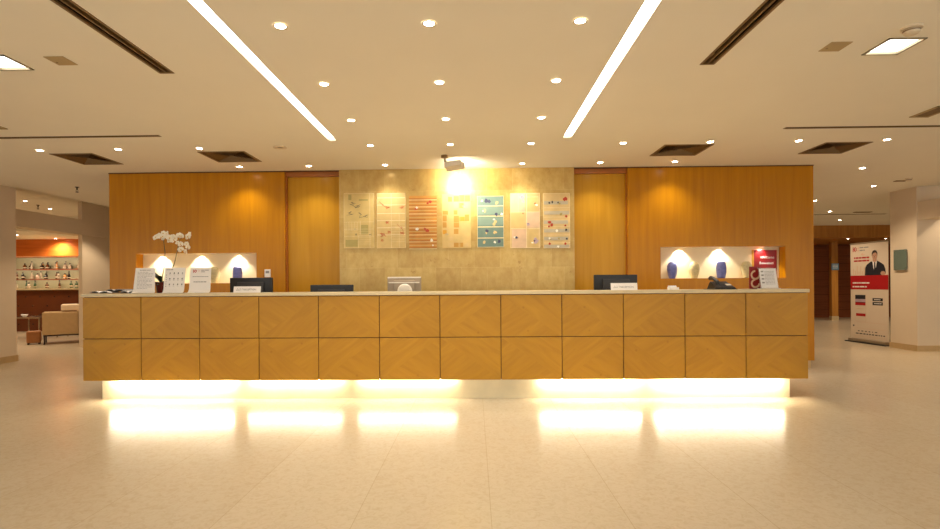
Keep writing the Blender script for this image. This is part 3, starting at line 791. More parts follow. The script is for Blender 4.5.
def flower_mb(r, rnd):
    m = MB()
    def petal(a, ln, w, tw, mi=0):
        vs = [(0, -.002, 0)]
        n = 9
        for i in range(n):
            u = -1 + 2 * i / (n - 1)
            ph = u * 1.9
            px, pz = (ln * (.55 + .45 * math.cos(ph)), w * math.sin(ph))
            c, s = math.cos(a), math.sin(a)
            vs.append((px * c - pz * s, -.003 - tw * px + .004 * math.cos(3 * ph), px * s + pz * c))
        back = [(x, y + .002, z) for x, y, z in vs]
        k = len(vs)
        fs = [(0, i, i + 1) for i in range(1, k - 1)] + [(k, k + i + 1, k + i) for i in range(1, k - 1)]
        fs += [(i, k + i, k + i + 1, i + 1) for i in range(1, k - 1)]
        m.add(vs + back, fs, mi)
    for a in (PI / 2, PI / 2 + 2 * PI / 3 - .1, PI / 2 - 2 * PI / 3 + .1): petal(a, r, r * .42, .12)
    for a in (.12, PI - .12): petal(a, r * 1.1, r * .72, .22)
    m.lathe([(.001, -.2 * r), (.2 * r, -.1 * r), (.16 * r, .1 * r), (.001, .2 * r)], 8, 1, c=(0, -.006 - .1 * r), caps=False)
    return m
# flower centres (x, y, z) local to the pot, size
FL = [(x, -.03 - .006 * (i % 4), z, r) for i, (x, z, r) in enumerate((
    (-.035, .61, .034), (-.005, .622, .035), (.028, .61, .036), (.06, .648, .034), (.085, .645, .033), (.095, .612, .034), (.05, .62, .03), (.125, .6, .035), (.15, .612, .032),
    (.118, .572, .03), (.165, .578, .032), (.19, .6, .03), (.225, .628, .034), (.25, .622, .032), (.33, .612, .038), (.35, .632, .034), (.205, .545, .026), (.245, .532, .033), (.248, .475, .034),
    (.315, .53, .031), (.32, .498, .03), (.3, .448, .03)))]
rf = random.Random(4)
for x, y, z, r in FL:
    o = flower_mb(r, rf).build('flower', [M['petal'], M['lip']], t, smooth=True)
    o.location = (x, y, z); o.rotation_euler = (rf.uniform(-.4, .3), rf.uniform(-.7, .7), rf.uniform(-.7, .7))

# desk phone
t = thing('desk_phone', 'black office telephone on the counter', 'telephone', (2.585, 5.5, TOP), 0)
MB().add([(-.11, -.09, 0), (.115, -.09, 0), (.115, .1, 0), (-.11, .1, 0), (-.095, -.085, .02), (.105, -.085, .02), (.09, .09, .085), (-.08, .09, .085)],
         [(0, 3, 2, 1), (4, 5, 6, 7), (0, 1, 5, 4), (1, 2, 6, 5), (2, 3, 7, 6), (3, 0, 4, 7)]).build('body', M['black'], t, bevel=.004)
MB().box(-.14, .12, -.1, .11, 0, .006).build('base_plate', M['black'], t, bevel=.002)
hs = MB().tube([(0, -.095, 0), (0, -.07, .018), (0, 0, .028), (0, .07, .018), (0, .095, 0)], [.018, .022, .015, .022, .018], 10).build('handset', M['dark_grey'], t, smooth=True)
hs.location = (-.075, .01, .085); hs.rotation_euler = (math.radians(18), 0, 0)
sl = math.atan2(.065, .175)
o = MB().box(-.025, .025, -.02, .02, 0, .003).build('display', M['silver_lt'], t); o.location = (.065, -.012, .049); o.rotation_euler = (sl, 0, 0)
for j in range(4):
    for i in range(3):
        o = MB().box(-.008, .008, -.006, .006, 0, .004).build('key', M['dark_grey'], t); o.location = (-.02 + i * .022, -.06 + j * .022, .0295 + j * .0082); o.rotation_euler = (sl, 0, 0)

# small card holder
t = thing('card_holder', 'small white card holder with red-edged cards on the counter', 'card holder', (2.085, 5.5, TOP), .1)
MB().box(-.05, .05, -.025, .03, 0, .01).box(-.05, .05, -.025, -.021, .01, .026).box(-.05, -.047, -.025, .03, .01, .03).build('tray', M['paper'], t)
o = MB().box(-.044, .044, -.001, .006, 0, .05).build('card', M['paper2'], t); o.location = (0, -.01, .011); o.rotation_euler = (-.9, 0, 0)
o = MB().box(-.044, .044, .0075, .009, 0, .055).build('card', M['pink'], t); o.location = (0, -.01, .011); o.rotation_euler = (-.9, 0, 0)

# red brochure + clear frame at the corridor end
t = thing('leaflet', 'upright dark red leaflet with pale ring pattern beside the clear sheet holder', 'leaflet', (3.0, 5.61, TOP), 0)
MB().box(-.065, .055, 0, .012, 0, .24).build('folder', M['red_dk'], t, bevel=.001)
m = MB()
for zc, r in ((.06, .05), (.15, .052)):
    n = 24; a0 = [PI * .5 + PI * 1.5 * k / n for k in range(n + 1)]
    vs = [(r * math.cos(a) * .95, -.0012, zc + r * math.sin(a)) for a in a0] + [((r - .02) * math.cos(a), -.0012, zc + (r - .02) * math.sin(a)) for a in a0]
    m.add([(x - .005, y, z) for x, y, z in vs], [(k, k + 1, n + 2 + k, n + 1 + k) for k in range(n)])
m.build('ring_pattern', ART['pink'], t)
MB().box(-.065, .055, -.03, 0, 0, .004).box(-.065, .055, .013, .016, 0, .11).build('holder', M['acrylic'], t)
t = thing('sheet_holder', 'slanted clear sheet holder with a white printed page at the corridor end', 'sign', (3.075, 5.48, TOP), -.04)
ln = math.radians(14)
o = MB().box(-.085, .085, 0, .003, 0, .21).build('page', M['paper2'], t); o.location = (0, .0, .012); o.rotation_euler = (-ln, 0, 0)
m = MB(); r_ = random.Random(8)
for k in range(10): greek(m, -.035, .06, .175 - k * .015, .004, -.0012, 0, r_, word=.02)
for k in range(4): m.box(-.07, -.045, -.0012, 0, .17 - k * .04, .185 - k * .04)
o2 = m.build('print', M['ink'], o); o2.location = (0, -.0005, 0)
o = MB().box(-.095, .095, .004, .008, 0, .225).build('back_plate', M['acrylic'], t); o.location = (0, 0, .006); o.rotation_euler = (-ln, 0, 0)
MB().box(-.095, .095, -.03, .07, 0, .008).build('foot', M['silver_lt'], t)

# wall thermostat beyond the monitor
t = thing('wall_thermostat', 'small white control box on the veneered wall beside the lounge-side niche', 'thermostat', (-2.932, W, 1.38), 0)
MB().box(-.042, .042, -.022, 0, -.055, .055).build('case', M['paper'], t, bevel=.004)
MB().box(-.026, .026, -.0235, -.022, .0, .035).build('display', M['ink'], t)

# ------------------------------------------------------------------ niche things
def vase_prof(kind):
    if kind == 'a': pts = [(.001, .002), (.038, 0), (.046, .012), (.062, .07), (.069, .13), (.066, .18), (.05, .218), (.034, .23), (.028, .23), (.024, .22), (.02, .2), (.001, .19)]
    else: pts = [(.001, .002), (.045, 0), (.054, .014), (.064, .08), (.067, .14), (.062, .19), (.054, .222), (.048, .232), (.042, .23), (.04, .215), (.03, .19), (.001, .18)]
    return pts
def vase(label, x, z, kind, mat, sc=1):
    t = thing('ceramic_vase', label, 'vase', (x, 7.412, z), 0, 'ceramic vases in the lit niches')
    pr = [(r * sc, h * sc) for r, h in vase_prof(kind)]
    m = MB().lathe(pr, 28, caps=False)
    m.v = [(x_ * (1 + .03 * math.sin(5 * math.atan2(y_, x_) + z_ * 40)), y_, z_) for x_, y_, z_ in m.v]
    m.build('body', M[mat], t, smooth=True)
    MB().lathe([(.046 * sc, .2305 * sc), (.044 * sc, .236 * sc), (.036 * sc, .236 * sc), (.036 * sc, .229 * sc)] if kind == 'b' else [(.034 * sc, .228 * sc), (.033 * sc, .234 * sc), (.026 * sc, .234 * sc), (.026 * sc, .226 * sc)], 24, caps=False).build('rim', M[mat], t, smooth=True)
vase('blue ceramic vase in the corridor-side niche, at the end toward the gold wall', 2.797, NR[2], 'a', 'blue')
vase('beige ceramic vase between the two blue vases of the corridor-side niche', 3.105, NR[2], 'a', 'beige')
vase('blue ceramic vase in the corridor-side niche, in the middle above the phone', 3.483, NR[2], 'b', 'blue')
vase('beige ceramic vase beside the red poster in the niche', 3.838, NR[2], 'a', 'beige')
vase('beige ceramic vase in the lounge-side niche behind the emblem sign', -3.738, NL[2], 'a', 'beige')
vase('blue ceramic vase in the lounge-side niche above the black monitor', -3.408, NL[2], 'b', 'blue')
for i, (x, zt) in enumerate(((-4.54, NL[3]), (-3.967, NL[3]), (-3.42, NL[3]), (2.925, NR[3]), (3.48, NR[3]), (4.055, NR[3]))):
    lb = ('first', 'middle', 'last')[i % 3] + ' of three small lamps in the top of the ' + ('lounge-side' if i < 3 else 'corridor-side') + ' niche, counted from the lounge'
    t = thing('niche_light', lb, 'spotlight', (x, 7.415, zt), 0, 'small lamps in the niches')
    MB().lathe([(.032, 0), (.032, -.006), (.024, -.008)], 20, caps=False).build('trim_ring', M['trim'], t)
    MB().lathe([(.025, -.005), (.001, -.005)], 16, caps=False).build('lens', M['puck'], t)
    spot(t, 'niche', 30, 104, .25, (math.radians(14), 0, 0), (0, .03, -.01))
t = thing('red_poster', 'red welcome poster standing in the corridor-side niche', 'poster', (4.12, 7.45, NR[2]), 0)
MB().box(-.16, .16, 0, .012, 0, .395).build('board', M['red_dk'], t)
MB().box(-.185, -.162, -.002, .012, 0, .4).build('side_strip', ART['yellow'], t)
lettering('Welcome', .05, M['paper'], t, (-.075, -.001, .275))
lettering('Benvenuti', .05, M['paper'], t, (-.085, -.001, .195))
m = MB(); greek(m, -.06, .1, .11, .02, -.0012, 0, random.Random(6), word=.05)
m.build('print', M['paper'], t)

# ------------------------------------------------------------------ art panels on the gold wall
GY = W - .03
def art(label, x0, x1, z0, z1, board, paint, depth=.014):
    w, h = (x1 - x0) / 2, (z1 - z0) / 2
    t = thing('art_panel', label, 'artwork', ((x0 + x1) / 2, GY, (z0 + z1) / 2), 0, 'painted panels on the gold wall')
    MB().box(-w, w, -depth, 0, -h, h).build('board', board, t, bevel=.001)
    L_ = {}
    def lay(k):
        return L_.setdefault(k, MB())
    paint(lay, w, h, -depth)
    for i, (k, m) in enumerate(L_.items()):
        nm, mt = k
        m.build(nm, ART[mt], t)
    return t
def blob(m, x, z, r, y, rnd, n=9, e=.002, asp=1):
    m.prism([(x + r * asp * rnd.uniform(.45, 1.1) * math.cos(2 * PI * k / n), z + r * rnd.uniform(.45, 1.1) * math.sin(2 * PI * k / n)) for k in range(n)], y - e, y)
def stroke(m, pts, r, y):
    m.tube([(x, y, z) for x, z in pts], r, 5)
def scrib(m, x, z, s, y, rnd, n=7, r=.0022):
    p = [(x, z)]
    for k in range(n): p.append((x + rnd.uniform(-s, s), z + rnd.uniform(-s, s) * .7))
    stroke(m, p, r, y)
def frame(m, w, h, y, t_=.004):
    m.box(-w, w, y - .002, y, h - t_, h).box(-w, w, y - .002, y, -h, -h + t_).box(-w, -w + t_, y - .002, y, -h, h).box(w - t_, w, y - .002, y, -h, h)
def hline(m, a, b, z, y, t_=.004): m.box(a, b, y - .002, y, z - t_ / 2, z + t_ / 2)
def vline(m, x, a, b, y, t_=.004): m.box(x - t_ / 2, x + t_ / 2, y - .002, y, a, b)
def p1(L, w, h, y):
    r = random.Random(21); m = L(('line', 'cream')); frame(m, w, h, y)
    for z in (.0, -.1, -.2): hline(m, -w, w, z * 1.0 - .02, y)
    for k in range(7): hline(m, 0, w * .8, -.15 - k * .03, y, .003)
    for k in range(5): hline(m, -w, -w * .1, -.06 - k * .028, y, .003)
    for k in range(6): vline(m, -w + .03 + k * .04, -.14, -.02, y, .003)
    vline(m, w * .72, -h, h, y, .005); vline(m, -.01, -h, -.2, y); vline(m, .02, -.2, .0, y)
    m = L(('paint_pattern', 'olive')); m.box(-w * .9, -w * .1, y - .001, y, -h * .95, -h * .7); m.box(.03, w * .6, y - .001, y, -.19, -.06); m.box(.0, w * .6, y - .001, y, h * .72, h * .78)
    m.box(-w * .7, -w * .5, y - .001, y, h * .75, h * .95)
    m = L(('scribble', 'black'))
    for x, z, s in ((-.08, .24, .05), (-.03, .21, .05), (.04, .08, .06), (.09, .06, .04), (-.13, .1, .05), (-.05, -.12, .02), (-.05, -.2, .02), (.16, -.2, .02)): scrib(m, x, z, s, y, r)
def p2(L, w, h, y):
    r = random.Random(22); m = L(('line', 'cream')); frame(m, w, h, y)
    for z in (.32, .22, .1, .0, -.1, -.2): hline(m, -w, w, z, y, .01)
    for k in range(8): hline(m, .0, w, -.05 - k * .035, y, .003)
    vline(m, 0, -h, h, y, .005); vline(m, w * .55, -h, .1, y)
    m = L(('paint_pattern', 'straw_lt'))
    for a, b, c, d in ((-.15, -.02, .12, .2), (.02, .16, .02, .08), (.03, .1, -.3, -.2), (.11, .19, -.34, -.22)): m.box(a, b, y - .001, y, c, d)
    m = L(('splash', 'brick'))
    for x, z, s in ((-.06, .18, .035), (-.12, .22, .015), (.15, .18, .035), (-.06, -.02, .03), (-.13, -.2, .05), (-.04, -.17, .035), (.15, -.18, .03), (.14, -.1, .02), (-.13, -.27, .03)):
        blob(m, x, z, s * .35, y, r, 9, asp=.7); scrib(m, x, z, s * 1.1, y, r, 9, .0035)
    stroke(m, [(-.17, .27), (-.12, .22), (-.06, .17)], .003, y); stroke(m, [(.2, .21), (.15, .18)], .003, y); stroke(m, [(.08, -.05), (.16, -.13), (.18, -.2)], .003, y)
def p3(L, w, h, y):
    r = random.Random(23)
    for k in range(15):
        z = h - .03 - k * .049
        L(('slat', 'orange_dk')).box(-w, w * (1 if k not in (6, 9) else .2), y - .005, y, z - (.012 if k % 3 else .02), z)
        L(('stripe', 'straw_lt' if k % 2 else 'cream')).box(-w, w, y - .003, y, z - .032, z - .024)
    m = L(('splash', 'red'))
    for x, z, s in ((.1, .28, .03), (.07, .26, .02), (.06, -.12, .035), (.03, -.1, .02), (-.1, .18, .02)): blob(m, x, z, s, y - .006, r)
    m = L(('paint_dot', 'white'))
    for x, z, s in ((-.08, .2, .022), (-.08, -.1, .026), (.12, -.26, .026), (.14, -.33, .015)): blob(m, x, z, s, y - .006, r)
def p4(L, w, h, y):
    r4 = random.Random(31)
    for i in range(5):
        for j in range(8):
            if r4.random() < .2: continue
            xa = -w * .96 + i * w * .385; za = -h * .96 + j * h * .24
            L(('paint_pattern', r4.choice(('yellow', 'gold', 'gold', 'straw_lt', 'sand')))).box(xa, xa + w * r4.uniform(.25, .38), y - .0015, y, za, za + h * r4.uniform(.14, .24))
    m = L(('line', 'straw')); frame(m, w, h, y - .002); hline(m, -w, w, -.02, y - .002); vline(m, .05, -h, h, y - .002)
    r = random.Random(24); m = L(('scribble', 'grey')); scrib(m, -.13, -.2, .04, y - .003, r); scrib(m, .1, .2, .03, y - .003, r)
def p5(L, w, h, y):
    r = random.Random(25); m = L(('line', 'cream')); frame(m, w, h, y, .006)
    for z in (.22, .075, -.075, -.23): hline(m, -w, w, z, y, .012)
    m = L(('paint_pattern', 'teal_lt')); m.box(-w, w, y - .001, y, .1, .2); m.box(-w, w, y - .001, y, -.05, .06)
    for mt, pts in (('navy', ((-.06, .29, .035), (-.02, .28, .03), (.08, .1, .03), (-.05, -.13, .03), (.12, -.28, .03))), ('sand', ((.09, .26, .03), (-.08, .15, .03), (.07, 0, .03), (.05, -.03, .03), (.06, -.15, .03), (-.09, -.29, .03), (-.06, -.16, .02))), ('white', ((.16, .1, .025), (-.12, .29, .018), (-.1, .15, .012), (.05, .03, .016), (.06, -.29, .02)))):
        m = L(('paint_dot', mt))
        for x, z, s in pts: blob(m, x, z, s, y - .0015, r)
def p6(L, w, h, y):
    r = random.Random(26)
    m = L(('paint_pattern', 'pink')); m.box(-w, w * .0, y - .001, y, .12, h * .98); m.box(.02, w, y - .001, y, -.1, .12); m.box(-w * .9, .02, y - .001, y, -h, -.12)
    m = L(('paint_pattern', 'straw_lt')); m.box(-w, -.01, y - .0012, y, -.1, .1); m.box(.05, w * .85, y - .0012, y, -h * .95, -.13); m.box(.04, w * .8, y - .0012, y, .14, h * .9)
    m = L(('line', 'cream')); frame(m, w, h, y, .006); hline(m, -w, w, .12, y - .001, .008); hline(m, -w, w, -.11, y - .001, .008); vline(m, .02, -h, h, y - .001, .01); vline(m, -w * .45, .12, h, y - .001); hline(m, .02, w * .9, h * .86, y - .001, .006)
    for mt, pts in (('mauve', ((-.04, .33, .04), (-.03, .27, .03), (.04, -.05, .03), (.14, -.28, .045))), ('navy', ((-.04, .33, .014), (.13, -.28, .02), (-.12, -.24, .022), (.04, -.04, .01))), ('brick', ((.14, .24, .02), (-.03, .1, .014))), ('white', ((.16, .22, .022), (-.15, -.23, .016), (.1, -.31, .018)))):
        m = L(('paint_dot', mt))
        for x, z, s in pts: blob(m, x, z, s, y - .0015, r)
def p7(L, w, h, y):
    r = random.Random(27)
    m = L(('band', 'grey'))
    for k, z in enumerate((.25, .11, -.02, -.14, -.25, -.36)): m.box(-w * .95, w * (.95 if k % 2 else .85), y - .0015, y, z - .024, z + .024)
    m = L(('line', 'cream')); frame(m, w, h, y)
    for z in (.18, .05, -.08, -.2, -.31): hline(m, -w, w, z, y, .004)
    for mt, pts in (('red', ((.12, .3, .035), (.13, .06, .02), (-.1, -.02, .03), (-.07, -.06, .03), (-.11, -.08, .02), (.12, -.07, .016), (.12, -.32, .02), (-.1, -.32, .02))), ('black', ((-.06, .26, .02), (-.1, .25, .016), (.13, -.13, .02), (.14, -.25, .02), (.02, .25, .014))), ('olive', ((.04, .24, .02), (.06, .09, .025), (.03, -.25, .018), (-.09, -.26, .014))), ('white', ((-.1, -.25, .02), (0, -.14, .02), (.02, -.36, .02)))):
        m = L(('paint_dot', mt))
        for x, z, s in pts: blob(m, x, z, s, y - .003, r)
AZ = ((-1.831, -1.405, 1.725, 2.497), (-1.364, -.96, 1.721, 2.492), (-.912, -.523, 1.717, 2.45), (-.447, -.045, 1.713, 2.47), (.044, .417, 1.72, 2.44), (.507, .921, 1.705, 2.472), (.968, 1.339, 1.701, 2.467))
art('straw-toned art panel with thin white grid and black scribbles', *AZ[0], ART['straw'], p1)
art('pale art panel with white bars and red splashes', *AZ[1], ART['straw_lt'], p2)
art('art panel of orange horizontal slats with red dabs', *AZ[2], ART['orange'], p3, .02)
art('yellow patchwork art panel under the floodlight glare', *AZ[3], ART['straw_lt'], p4)
art('teal art panel in five rows with small dark and white dabs', *AZ[4], ART['teal'], p5)
art('pinkish art panel of cream rectangles with violet dabs', *AZ[5], ART['sand'], p6)
art('sand-coloured art panel with grey bands and red dabs', *AZ[6], ART['sand'], p7)

# ------------------------------------------------------------------ corridor side things
t = thing('wall_plaque', 'square green glass plaque on the side of the cream pillar', 'sign', (7.59, 9.40, 1.585), -PI / 2)
MB().box(-.14, .14, -.03, -.02, -.18, .18).build('glass_plate', M['plaque'], t, bevel=.002)
for sx in (-1, 1):
    for sz in (-1, 1):
        o = MB().lathe([(.009, 0), (.009, .034)], 12).build('standoff', M['chrome'], t); o.location = (sx * .12, 0, sz * .16); o.rotation_euler = (PI / 2, 0, 0)

t = thing('rollup_banner', 'tall white roll-up banner showing a man in a suit above a red band', 'banner', (7.665, 10.27, 0), math.radians(-86.8)); t.scale = (.9, 1, 1)
MB().box(-.5, .5, -.004, 0, .07, 1.955).build('sheet', M['banner_sheet'], t)
MB().box(-.505, .505, -.012, .008, 1.95, 1.975).build('top_rail', M['silver'], t)
MB().box(-.5, .5, -.07, .07, .015, .075).build('cassette', M['silver'], t, bevel=.01)
MB().box(-.56, .52, -.1, .1, 0, .018).build('foot', M['black'], t, bevel=.004)
MB().tube([(0, .03, .05), (0, .02, 1.95)], .008, 8).build('pole', M['chrome'], t)
YP = -.0045
def bprint(mb, name, mat, lab=None):
    o = mb.build(name, mat, t); o.location = (0, YP, 0)
    if lab: o['label'] = lab
    return o
bprint(MB().box(-.5, .5, -.001, 0, 1.05, 1.325), 'red_band', M['red'], 'red printed band')
m = MB(); emblem(m, -.43, 1.80, .095); bprint(m, 'emblem', M['red'], 'red block emblem')
m = MB().box(-.29, -.27, -.001, 0, 1.81, 1.83).box(-.29, -.27, -.001, 0, 1.86, 1.88); bprint(m, 'emblem_dot', M['pink'])
r_ = random.Random(12)
m = MB(); greek(m, -.24, -.0, 1.865, .022, -.001, 0, r_, word=.1, gap=.02); greek(m, -.24, -.1, 1.81, .022, -.001, 0, r_, word=.07, gap=.02); bprint(m, 'print', M['ink'])
m = MB(); greek(m, -.4, .02, 1.66, .03, -.001, 0, r_, word=.08, gap=.014); greek(m, -.4, .06, 1.6, .03, -.001, 0, r_, word=.09, gap=.014); bprint(m, 'headline', M['red'])
m = MB(); m.tube([(-.2, 0, 1.73), (-.17, 0, 1.76), (-.15, 0, 1.72), (-.11, 0, 1.74)], .004, 5); bprint(m, 'flourish', M['pink'])
m = MB()
for k in range(9): m.box(-.42 + k * .05, -.40 + k * .05, -.0008, 0, 1.34, 1.4 + .13 * r_.random())
bprint(m, 'skyline', ART['pink'])
m = MB(); greek(m, -.44, .02, 1.165, .026, -.002, -.001, r_, word=.08, gap=.014); greek(m, -.44, -.02, 1.09, .026, -.002, -.001, r_, word=.08, gap=.014); bprint(m, 'caption', M['paper'])
# printed portrait, flat
m = MB()
el = lambda cx_, cz_, rx, rz_, n=18: [(cx_ + rx * math.cos(2 * PI * k / n), cz_ + rz_ * math.sin(2 * PI * k / n)) for k in range(n)]
bprint(MB().prism([(-.1, 1.325), (-.09, 1.47), (-.05, 1.53), (.05, 1.585), (.13, 1.6), (.23, 1.6), (.31, 1.565), (.39, 1.52), (.43, 1.44), (.44, 1.36), (.40, 1.325)], -.001, 0), 'portrait_suit', M['suit'])
bprint(MB().prism([(.1, 1.6), (.22, 1.6), (.2, 1.5), (.165, 1.38), (.13, 1.46)], -.002, -.001), 'portrait_shirt', M['paper'])
bprint(MB().prism([(.15, 1.575), (.18, 1.575), (.19, 1.42), (.167, 1.375), (.145, 1.43)], -.003, -.002), 'portrait_tie', M['suit'])
bprint(MB().prism([(.115, 1.64), (.205, 1.64), (.215, 1.595), (.165, 1.57), (.11, 1.595)], -.003, -.002), 'portrait_neck', M['skin'])
bprint(MB().prism(el(.163, 1.695, .062, .088), -.004, -.002), 'portrait_face', M['skin'])
bprint(MB().prism([(.095, 1.69), (.092, 1.75), (.12, 1.795), (.17, 1.808), (.215, 1.79), (.236, 1.745), (.23, 1.69), (.222, 1.735), (.19, 1.76), (.14, 1.755), (.112, 1.73)], -.005, -.004), 'portrait_hair', M['hair'])
m = MB()
for ex in (.138, .187): m.prism(el(ex, 1.705, .009, .004, 8), -.005, -.004)
m.box(.145, .182, -.005, -.004, 1.652, 1.657).prism([(.158, 1.7), (.17, 1.672), (.152, 1.672)], -.005, -.004)
bprint(m, 'portrait_features', M['hair'])
bprint(MB().prism(el(.37, 1.36, .06, .04), -.002, -.001), 'portrait_hand', M['skin'])
# two phone screenshots, two black badges, partner rows
m = MB(); m.box(-.37, -.09, -.001, 0, .86, .94); m.box(-.37, -.09, -.001, 0, .79, .8); bprint(m, 'screenshot_bar', M['suit'])
m = MB().box(-.37, -.09, -.0008, 0, .80, .86); bprint(m, 'screenshot_image', ART['mauve'])
m = MB().box(-.37, -.09, -.001, 0, .735, .79).box(-.35, -.09, -.001, 0, .52, .575); bprint(m, 'screenshot_red', M['red'])
m = MB().box(-.38, -.376, -.0008, 0, .42, .95).box(-.084, -.08, -.0008, 0, .42, .95).box(-.38, -.08, -.0008, 0, .42, .424)
greek(m, -.34, -.12, .66, .012, -.001, 0, r_, word=.07); bprint(m, 'screenshot_frame', ART['pink'])
m = MB().box(.1, .36, -.001, 0, .83, .885).box(.1, .36, -.001, 0, .75, .81); bprint(m, 'store_badge', M['suit'])
m = MB(); greek(m, .14, .33, .85, .014, -.002, -.001, r_, word=.06); greek(m, .14, .33, .774, .014, -.002, -.001, r_, word=.06); bprint(m, 'badge_print', M['paper'])
m = MB(); m.box(-.36, .44, -.001, 0, .40, .404).box(-.42, .45, -.001, 0, .28, .283).box(-.4, .44, -.001, 0, .12, .123); bprint(m, 'rule', ART['pink'])
m = MB()
greek(m, -.3, .25, .22, .016, -.001, 0, r_, word=.045, gap=.05); greek(m, -.36, .42, .165, .02, -.001, 0, r_, word=.05, gap=.025); m.box(-.44, -.4, -.001, 0, .31, .34); bprint(m, 'partner_row', M['ink_dark'])

# ------------------------------------------------------------------ lounge and bar
BX0, BX1 = -14.6, -9.9
t = thing('bar_counter', 'oxblood buttoned bar counter at the back of the lounge', 'bar counter', ((BX0 + BX1) / 2, 14.0, 0))
hw = (BX1 - BX0) / 2
MB().box(-hw, hw, 0, .5, 0, 1.13).build('body', M['bar_front'], t)
MB().box(-hw - .02, hw + .02, -.06, .54, 1.13, 1.165).build('top', M['slab'], t, bevel=.004)
m = MB()
for j in range(4):
    for i in range(24):
        xx = -hw + .1 + i * .2 * 2 + (.2 if j % 2 else 0)
        if xx > hw - .05: continue
        m.lathe([(.022, 0), (.016, .012), (.002, .014)], 8, c=(xx, 0))
        for q in range(len(m.v) - 24, len(m.v)):
            a, b, c_ = m.v[q]; m.v[q] = (a, -c_, .2 + j * .25 + b)
m.build('button', M['dark_metal'], t)
bb = thing('bar_back_unit', 'back bar unit with cherry wood bulkhead and lit bottle shelves', 'shelf unit', ((BX0 + BX1) / 2, 15.2, 0))
MB().box(-hw, hw, .3, .34, 0, 2.58).build('back_panel', M['bar_back'], bb)
MB().box(-hw, hw, -.55, .3, 2.10, 2.584).build('bulkhead', M['bar_wood'], bb)
MB().box(-hw, hw, -.1, .3, 0, 1.17).build('low_cabinet', M['bar_front'], bb)
SZ = [1.17, 1.45, 1.75]
for z in SZ[1:]: MB().box(-hw, hw, .02, .3, z - .025, z).build('shelf', M['shelf'], bb)
MB().box(-hw, hw, -.14, .3, 1.17, 1.18).build('cabinet_top', M['slab'], bb)
for zz in SZ[1:]: light('AREA', 'under_shelf_fill', (0, .06, zz - .032), 9, (1, .85, .6), bb, shape='RECTANGLE', size=3.8, size_y=.03).rotation_euler = (math.radians(35), 0, 0)  # added area lights, no real fitting, to brighten the lower bottle rows
light('AREA', 'shelf_lamp', (0, -.48, 2.09), 42, (1, .85, .6), bb, shape='RECTANGLE', size=3.6, size_y=.1).rotation_euler = (math.radians(42), 0, 0)  # added fill, aimed backwards to brighten the panel behind the bottles
def bottle_mb(kind):
    return [(r, h * .78) for r, h in bottle_prof(kind)]
def bottle_prof(kind):
    if kind == 0: pr = [(.001, 0), (.036, .002), (.038, .01), (.038, .15), (.034, .175), (.014, .2), (.013, .25), (.016, .252), (.016, .265)]
    elif kind == 1: pr = [(.001, 0), (.046, .002), (.048, .01), (.048, .11), (.038, .14), (.016, .16), (.015, .2), (.018, .202), (.018, .22)]
    else: pr = [(.001, 0), (.03, .002), (.032, .01), (.034, .1), (.026, .17), (.013, .22), (.012, .29), (.015, .292), (.015, .3)]
    return pr
meshes = {}
def bottle(x, y, z, kind, colour, label, g):
    key = (kind, colour)
    pr = bottle_mb(kind)
    t = thing('liquor_bottle', label, 'bottle', (x, y, z + .001), 0, g)
    if key not in meshes:
        o = MB().lathe(pr, 12, caps=True).build('glass', BOT[colour], t, smooth=False)
        r = pr[3][0] + .001
        o2 = MB().lathe([(r, pr[3][1] * .35), (r, pr[3][1] * .7)], 12, caps=False).build('paper_label', M['label'], t)
        o3 = MB().lathe([(pr[-1][0] + .001, pr[-1][1] - .03), (pr[-1][0] + .001, pr[-1][1] + .004), (.001, pr[-1][1] + .004)], 10, caps=False).build('cap', M['dark_metal'], t)
        meshes[key] = (o, o2, o3)
    else:
        for o in meshes[key]:
            c = o.copy(); C.objects.link(c); c.parent = t
ORD = 'first second third fourth fifth sixth seventh eighth ninth tenth eleventh twelfth thirteenth fourteenth'.split()
def bx(px): return -13.77 + (px - 16) * .0306   # measured columns along the shelf
rowsb = [('top', SZ[2], [(26, 1, 'brown'), (29, 1, 'black'), (33, 2, 'clear'), (41, 0, 'amber'), (43, 1, 'black'), (46, 0, 'black'), (48.5, 1, 'brown'), (54, 0, 'clear'), (58, 2, 'amber'), (64, 2, 'clear'), (66, 1, 'clear'), (68, 1, 'black'), (71, 1, 'clear'), (77, 0, 'clear')]),
         ('middle', SZ[1], [(18, 0, 'brown'), (21.5, 1, 'black'), (24, 0, 'black'), (30, 1, 'pink'), (33, 2, 'clear'), (35.5, 1, 'pink'), (42, 2, 'clear'), (44.5, 2, 'black'), (47, 1, 'black'), (55, 0, 'brown'), (59.5, 0, 'clear'), (63, 1, 'amber'), (70, 2, 'black'), (78, 2, 'clear')]),
         ('lowest', SZ[0] + .01, [(17, 1, 'clear'), (24.5, 2, 'green'), (30, 1, 'clear'), (33, 2, 'green'), (48, 1, 'brown'), (57.5, 2, 'brown'), (72, 0, 'green'), (74.5, 0, 'green')])]
for nm, z, bs in rowsb:
    for i, (px, k, c) in enumerate(bs):
        bottle(bx(px), 15.41 if i % 2 else 15.30, z, k, c, '%s bottle on the %s back-bar shelf, %s from the pillar side' % (c if c != 'clear' else 'pale clear', nm, ORD[i]), 'liquor bottles on the back bar')

